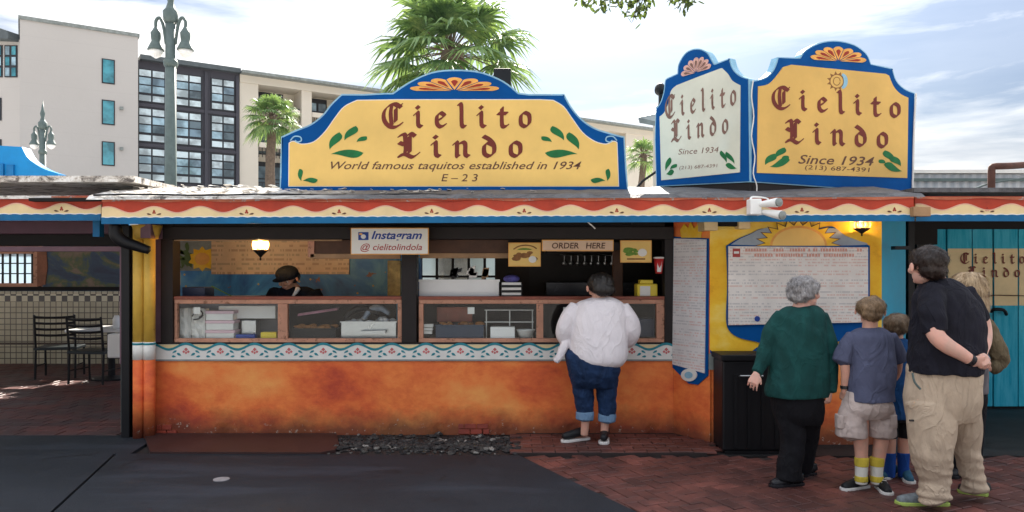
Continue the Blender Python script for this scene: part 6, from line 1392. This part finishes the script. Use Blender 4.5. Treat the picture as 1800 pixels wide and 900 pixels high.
# --- the tall one in khaki trousers
G_ = Fig('tall person with hands clasped behind the back in a black tee and khaki trousers', 1665, 888, 5.24); r = G_.root
b = MB(); fr = headframe(G_.p(1629, 468, -.02), .268, 10, 2, 0, 1.14); headprims(b, fr)
G_.tube(b, [(1634,480,.0,19),(1646,504,.02,23)])
G_.loft(b, [(508,1622,1700,.10,.02),(550,1610,1718,.15,0),(620,1608,1718,.17,0),(690,1604,1712,.16,0),(720,1610,1708,.12,0)])
G_.tube(b, [(1632,530,-.16,16),(1636,562,-.20,16),(1646,590,-.24,15),(1664,607,-.25,14),(1686,620,-.24,12),(1708,634,-.22,9.5)])
G_.tube(b, [(1712,535,.10,15),(1728,570,.12,14),(1732,598,.06,11.5),(1726,622,-.08,8.5),(1722,632,-.14,8)])
G_.tube(b, [(1634,700,-.06,30),(1640,790,-.08,22),(1642,875,-.08,13)]); G_.tube(b, [(1694,700,.08,28),(1702,780,.1,20),(1712,862,.12,13)])
hand(b, G_.p(1708,633,-.23), (1,.12,-.12), (.1,.9,.35), .175, 30, -1, 1.15, 8, 40); hand(b, G_.p(1724,622,-.20), (.30,-.3,-.8), (-.3,.7,.2), .165, 55, 1, 1.15, 6, 50)
fin(b, 'body', 'skin pink', r, .005, 3)
c = MB(); G_.loft(c, [(488,1630,1668,.085,.02),(494,1622,1682,.11,.01),(503,1614,1695,.14,.01),(518,1608,1708,.17,0),(540,1604,1722,.195,-.005),(570,1602,1728,.205,-.01),(610,1600,1729,.215,-.01),(640,1598,1724,.215,-.01),(655,1598,1719,.21,-.01)], 10)
G_.tube(c, [(1642,512,-.10,22),(1638,535,-.16,25),(1638,560,-.20,24),(1643,584,-.22,22)]); G_.tube(c, [(1696,515,.06,20),(1712,540,.10,20),(1722,562,.12,18)])
fin(c, 'tee_shirt', 'tee black', r, .007, 3, folds(.016, 6, 5, 6, 7))
c = MB(); G_.loft(c, [(640,1600,1718,.19,0),(652,1597,1720,.20,0),(680,1594,1722,.205,0),(710,1593,1722,.20,0),(738,1596,1716,.15,0)])
G_.tube(c, [(1636,710,-.04,42),(1637,750,-.06,42),(1638,790,-.08,37),(1643,825,-.08,31),(1645,848,-.08,28),(1643,866,-.08,30),(1644,878,-.08,29)], .88)
G_.tube(c, [(1690,710,.08,34),(1695,750,.08,30),(1701,790,.10,24),(1707,825,.12,23),(1711,846,.12,22),(1713,860,.12,22.5)], .9)
kt = fin(c, 'trousers', 'khaki', r, .007, 3, lambda p: folds(.011, 5, 4, 6, 6)(p) + max(0, (.45-p.z))*.075*mnoise.noise(Vector((p.x*5+p.z*9, p.y*5, p.z*20))))
MB().tube([G_.p(1604,656,-.19), G_.p(1608,672,-.20), G_.p(1618,684,-.205)], .008, 6, 1, 3).build('pocket_edge', M['iron green'], kt)
MB().box(*(lambda q: (q.x-.014, q.x+.014, q.y-.01, q.y+.004, q.z-.006, q.z+.006))(G_.p(1602,739,-.215))).build('leg_tag', M['leather black'], kt)
G_.tube(MB(), [(1703,631,-.225,10.8),(1709,634.5,-.22,10.6)], 1, 0).build('watch', M['leather black'], r)
hair(r, fr, [(0,-.08,.17,.375,.45,.365), (0,-.24,-.06,.31,.25,.27)], 'hair dark brown', .012, 3000, .042, .0018, 1.0, 8, 28)
shoe(r, g3(1668,888), g3(1572,886), 'shoe grey', 'sole lime', .056, laces='shoe black'); shoe(r, g3(1738,872), g3(1682,864), 'shoe black', 'sole lime', .054)

# --- the clerk inside
K = Fig('clerk in black cap and black uniform bending over paperwork inside the stand', 515, 900, 8.3, .05); r = K.root
b = MB(); fr = headframe(K.p(506, 490), .25, 165, -26, 0, 1.2); headprims(b, fr); K.tube(b, [(508,500,.04,12),(518,512,.06,14)])
K.loft(b, [(512,488,548,.09,.06),(560,486,550,.15,.06),(640,488,550,.14,.06),(720,490,548,.12,.06),(800,492,546,.11,.06)])
K.tube(b, [(490,515,.04,12),(474,535,-.1,10),(462,524,-.22,7)]); K.tube(b, [(545,515,.04,12),(560,545,0,10),(540,560,-.1,7)])
K.tube(b, [(505,690,.06,16),(505,740,.06,12)]); K.tube(b, [(533,690,.06,16),(533,740,.06,12)])
hand(b, K.p(464,522,-.23), (-1,-.2,.05), (0,0,-1), .17, 30, 1); hand(b, K.p(540,560,-.1), (-1,-.2,0), (0,0,-1), .17, 30, -1); fin(b, 'body', 'skin tan', r, .006)
c = MB(); K.loft(c, [(504,500,540,.08,.06),(508,486,552,.11,.06),(516,474,562,.14,.06),(540,472,566,.18,.06),(600,478,560,.18,.06),(660,480,556,.17,.06)]); K.tube(c, [(486,514,.03,15),(476,530,-.08,13),(472,526,-.16,10)]); K.tube(c, [(550,514,.03,15),(562,542,0,14),(545,558,-.08,10)])
fin(c, 'uniform', 'uniform black', r, .008, 3, folds(.010, 8, 8, 2, 4))
c = MB(); K.loft(c, [(640,484,554,.15,.06),(700,486,552,.15,.06)]); K.tube(c, [(505,690,.06,19),(505,750,.06,15)]); K.tube(c, [(533,690,.06,19),(533,750,.06,15)]); fin(c, 'trousers', 'trouser black', r, .01, 2)
MB().tube([K.p(524,507,-.06), K.p(520,514,-.09), K.p(514,521,-.11)], [.03,.022,.010], 8, .5, 2).build('white_collar', M['white paint'], r, smooth=True)
cp = MB(); he(cp, fr, 0,-.04,.24,.42,.48,.34); cap_ = fin(cp, 'cap', 'uniform black', r, .008, 2); bm2 = MB(); he(bm2, fr, 0,.50,.20,.30,.26,.035); bm2.build('cap_brim', M['uniform black'], cap_, smooth=True)
hair(r, fr, [(0,-.16,.02,.39,.38,.34)], 'hair black', .006, 300); face_parts(r, fr)
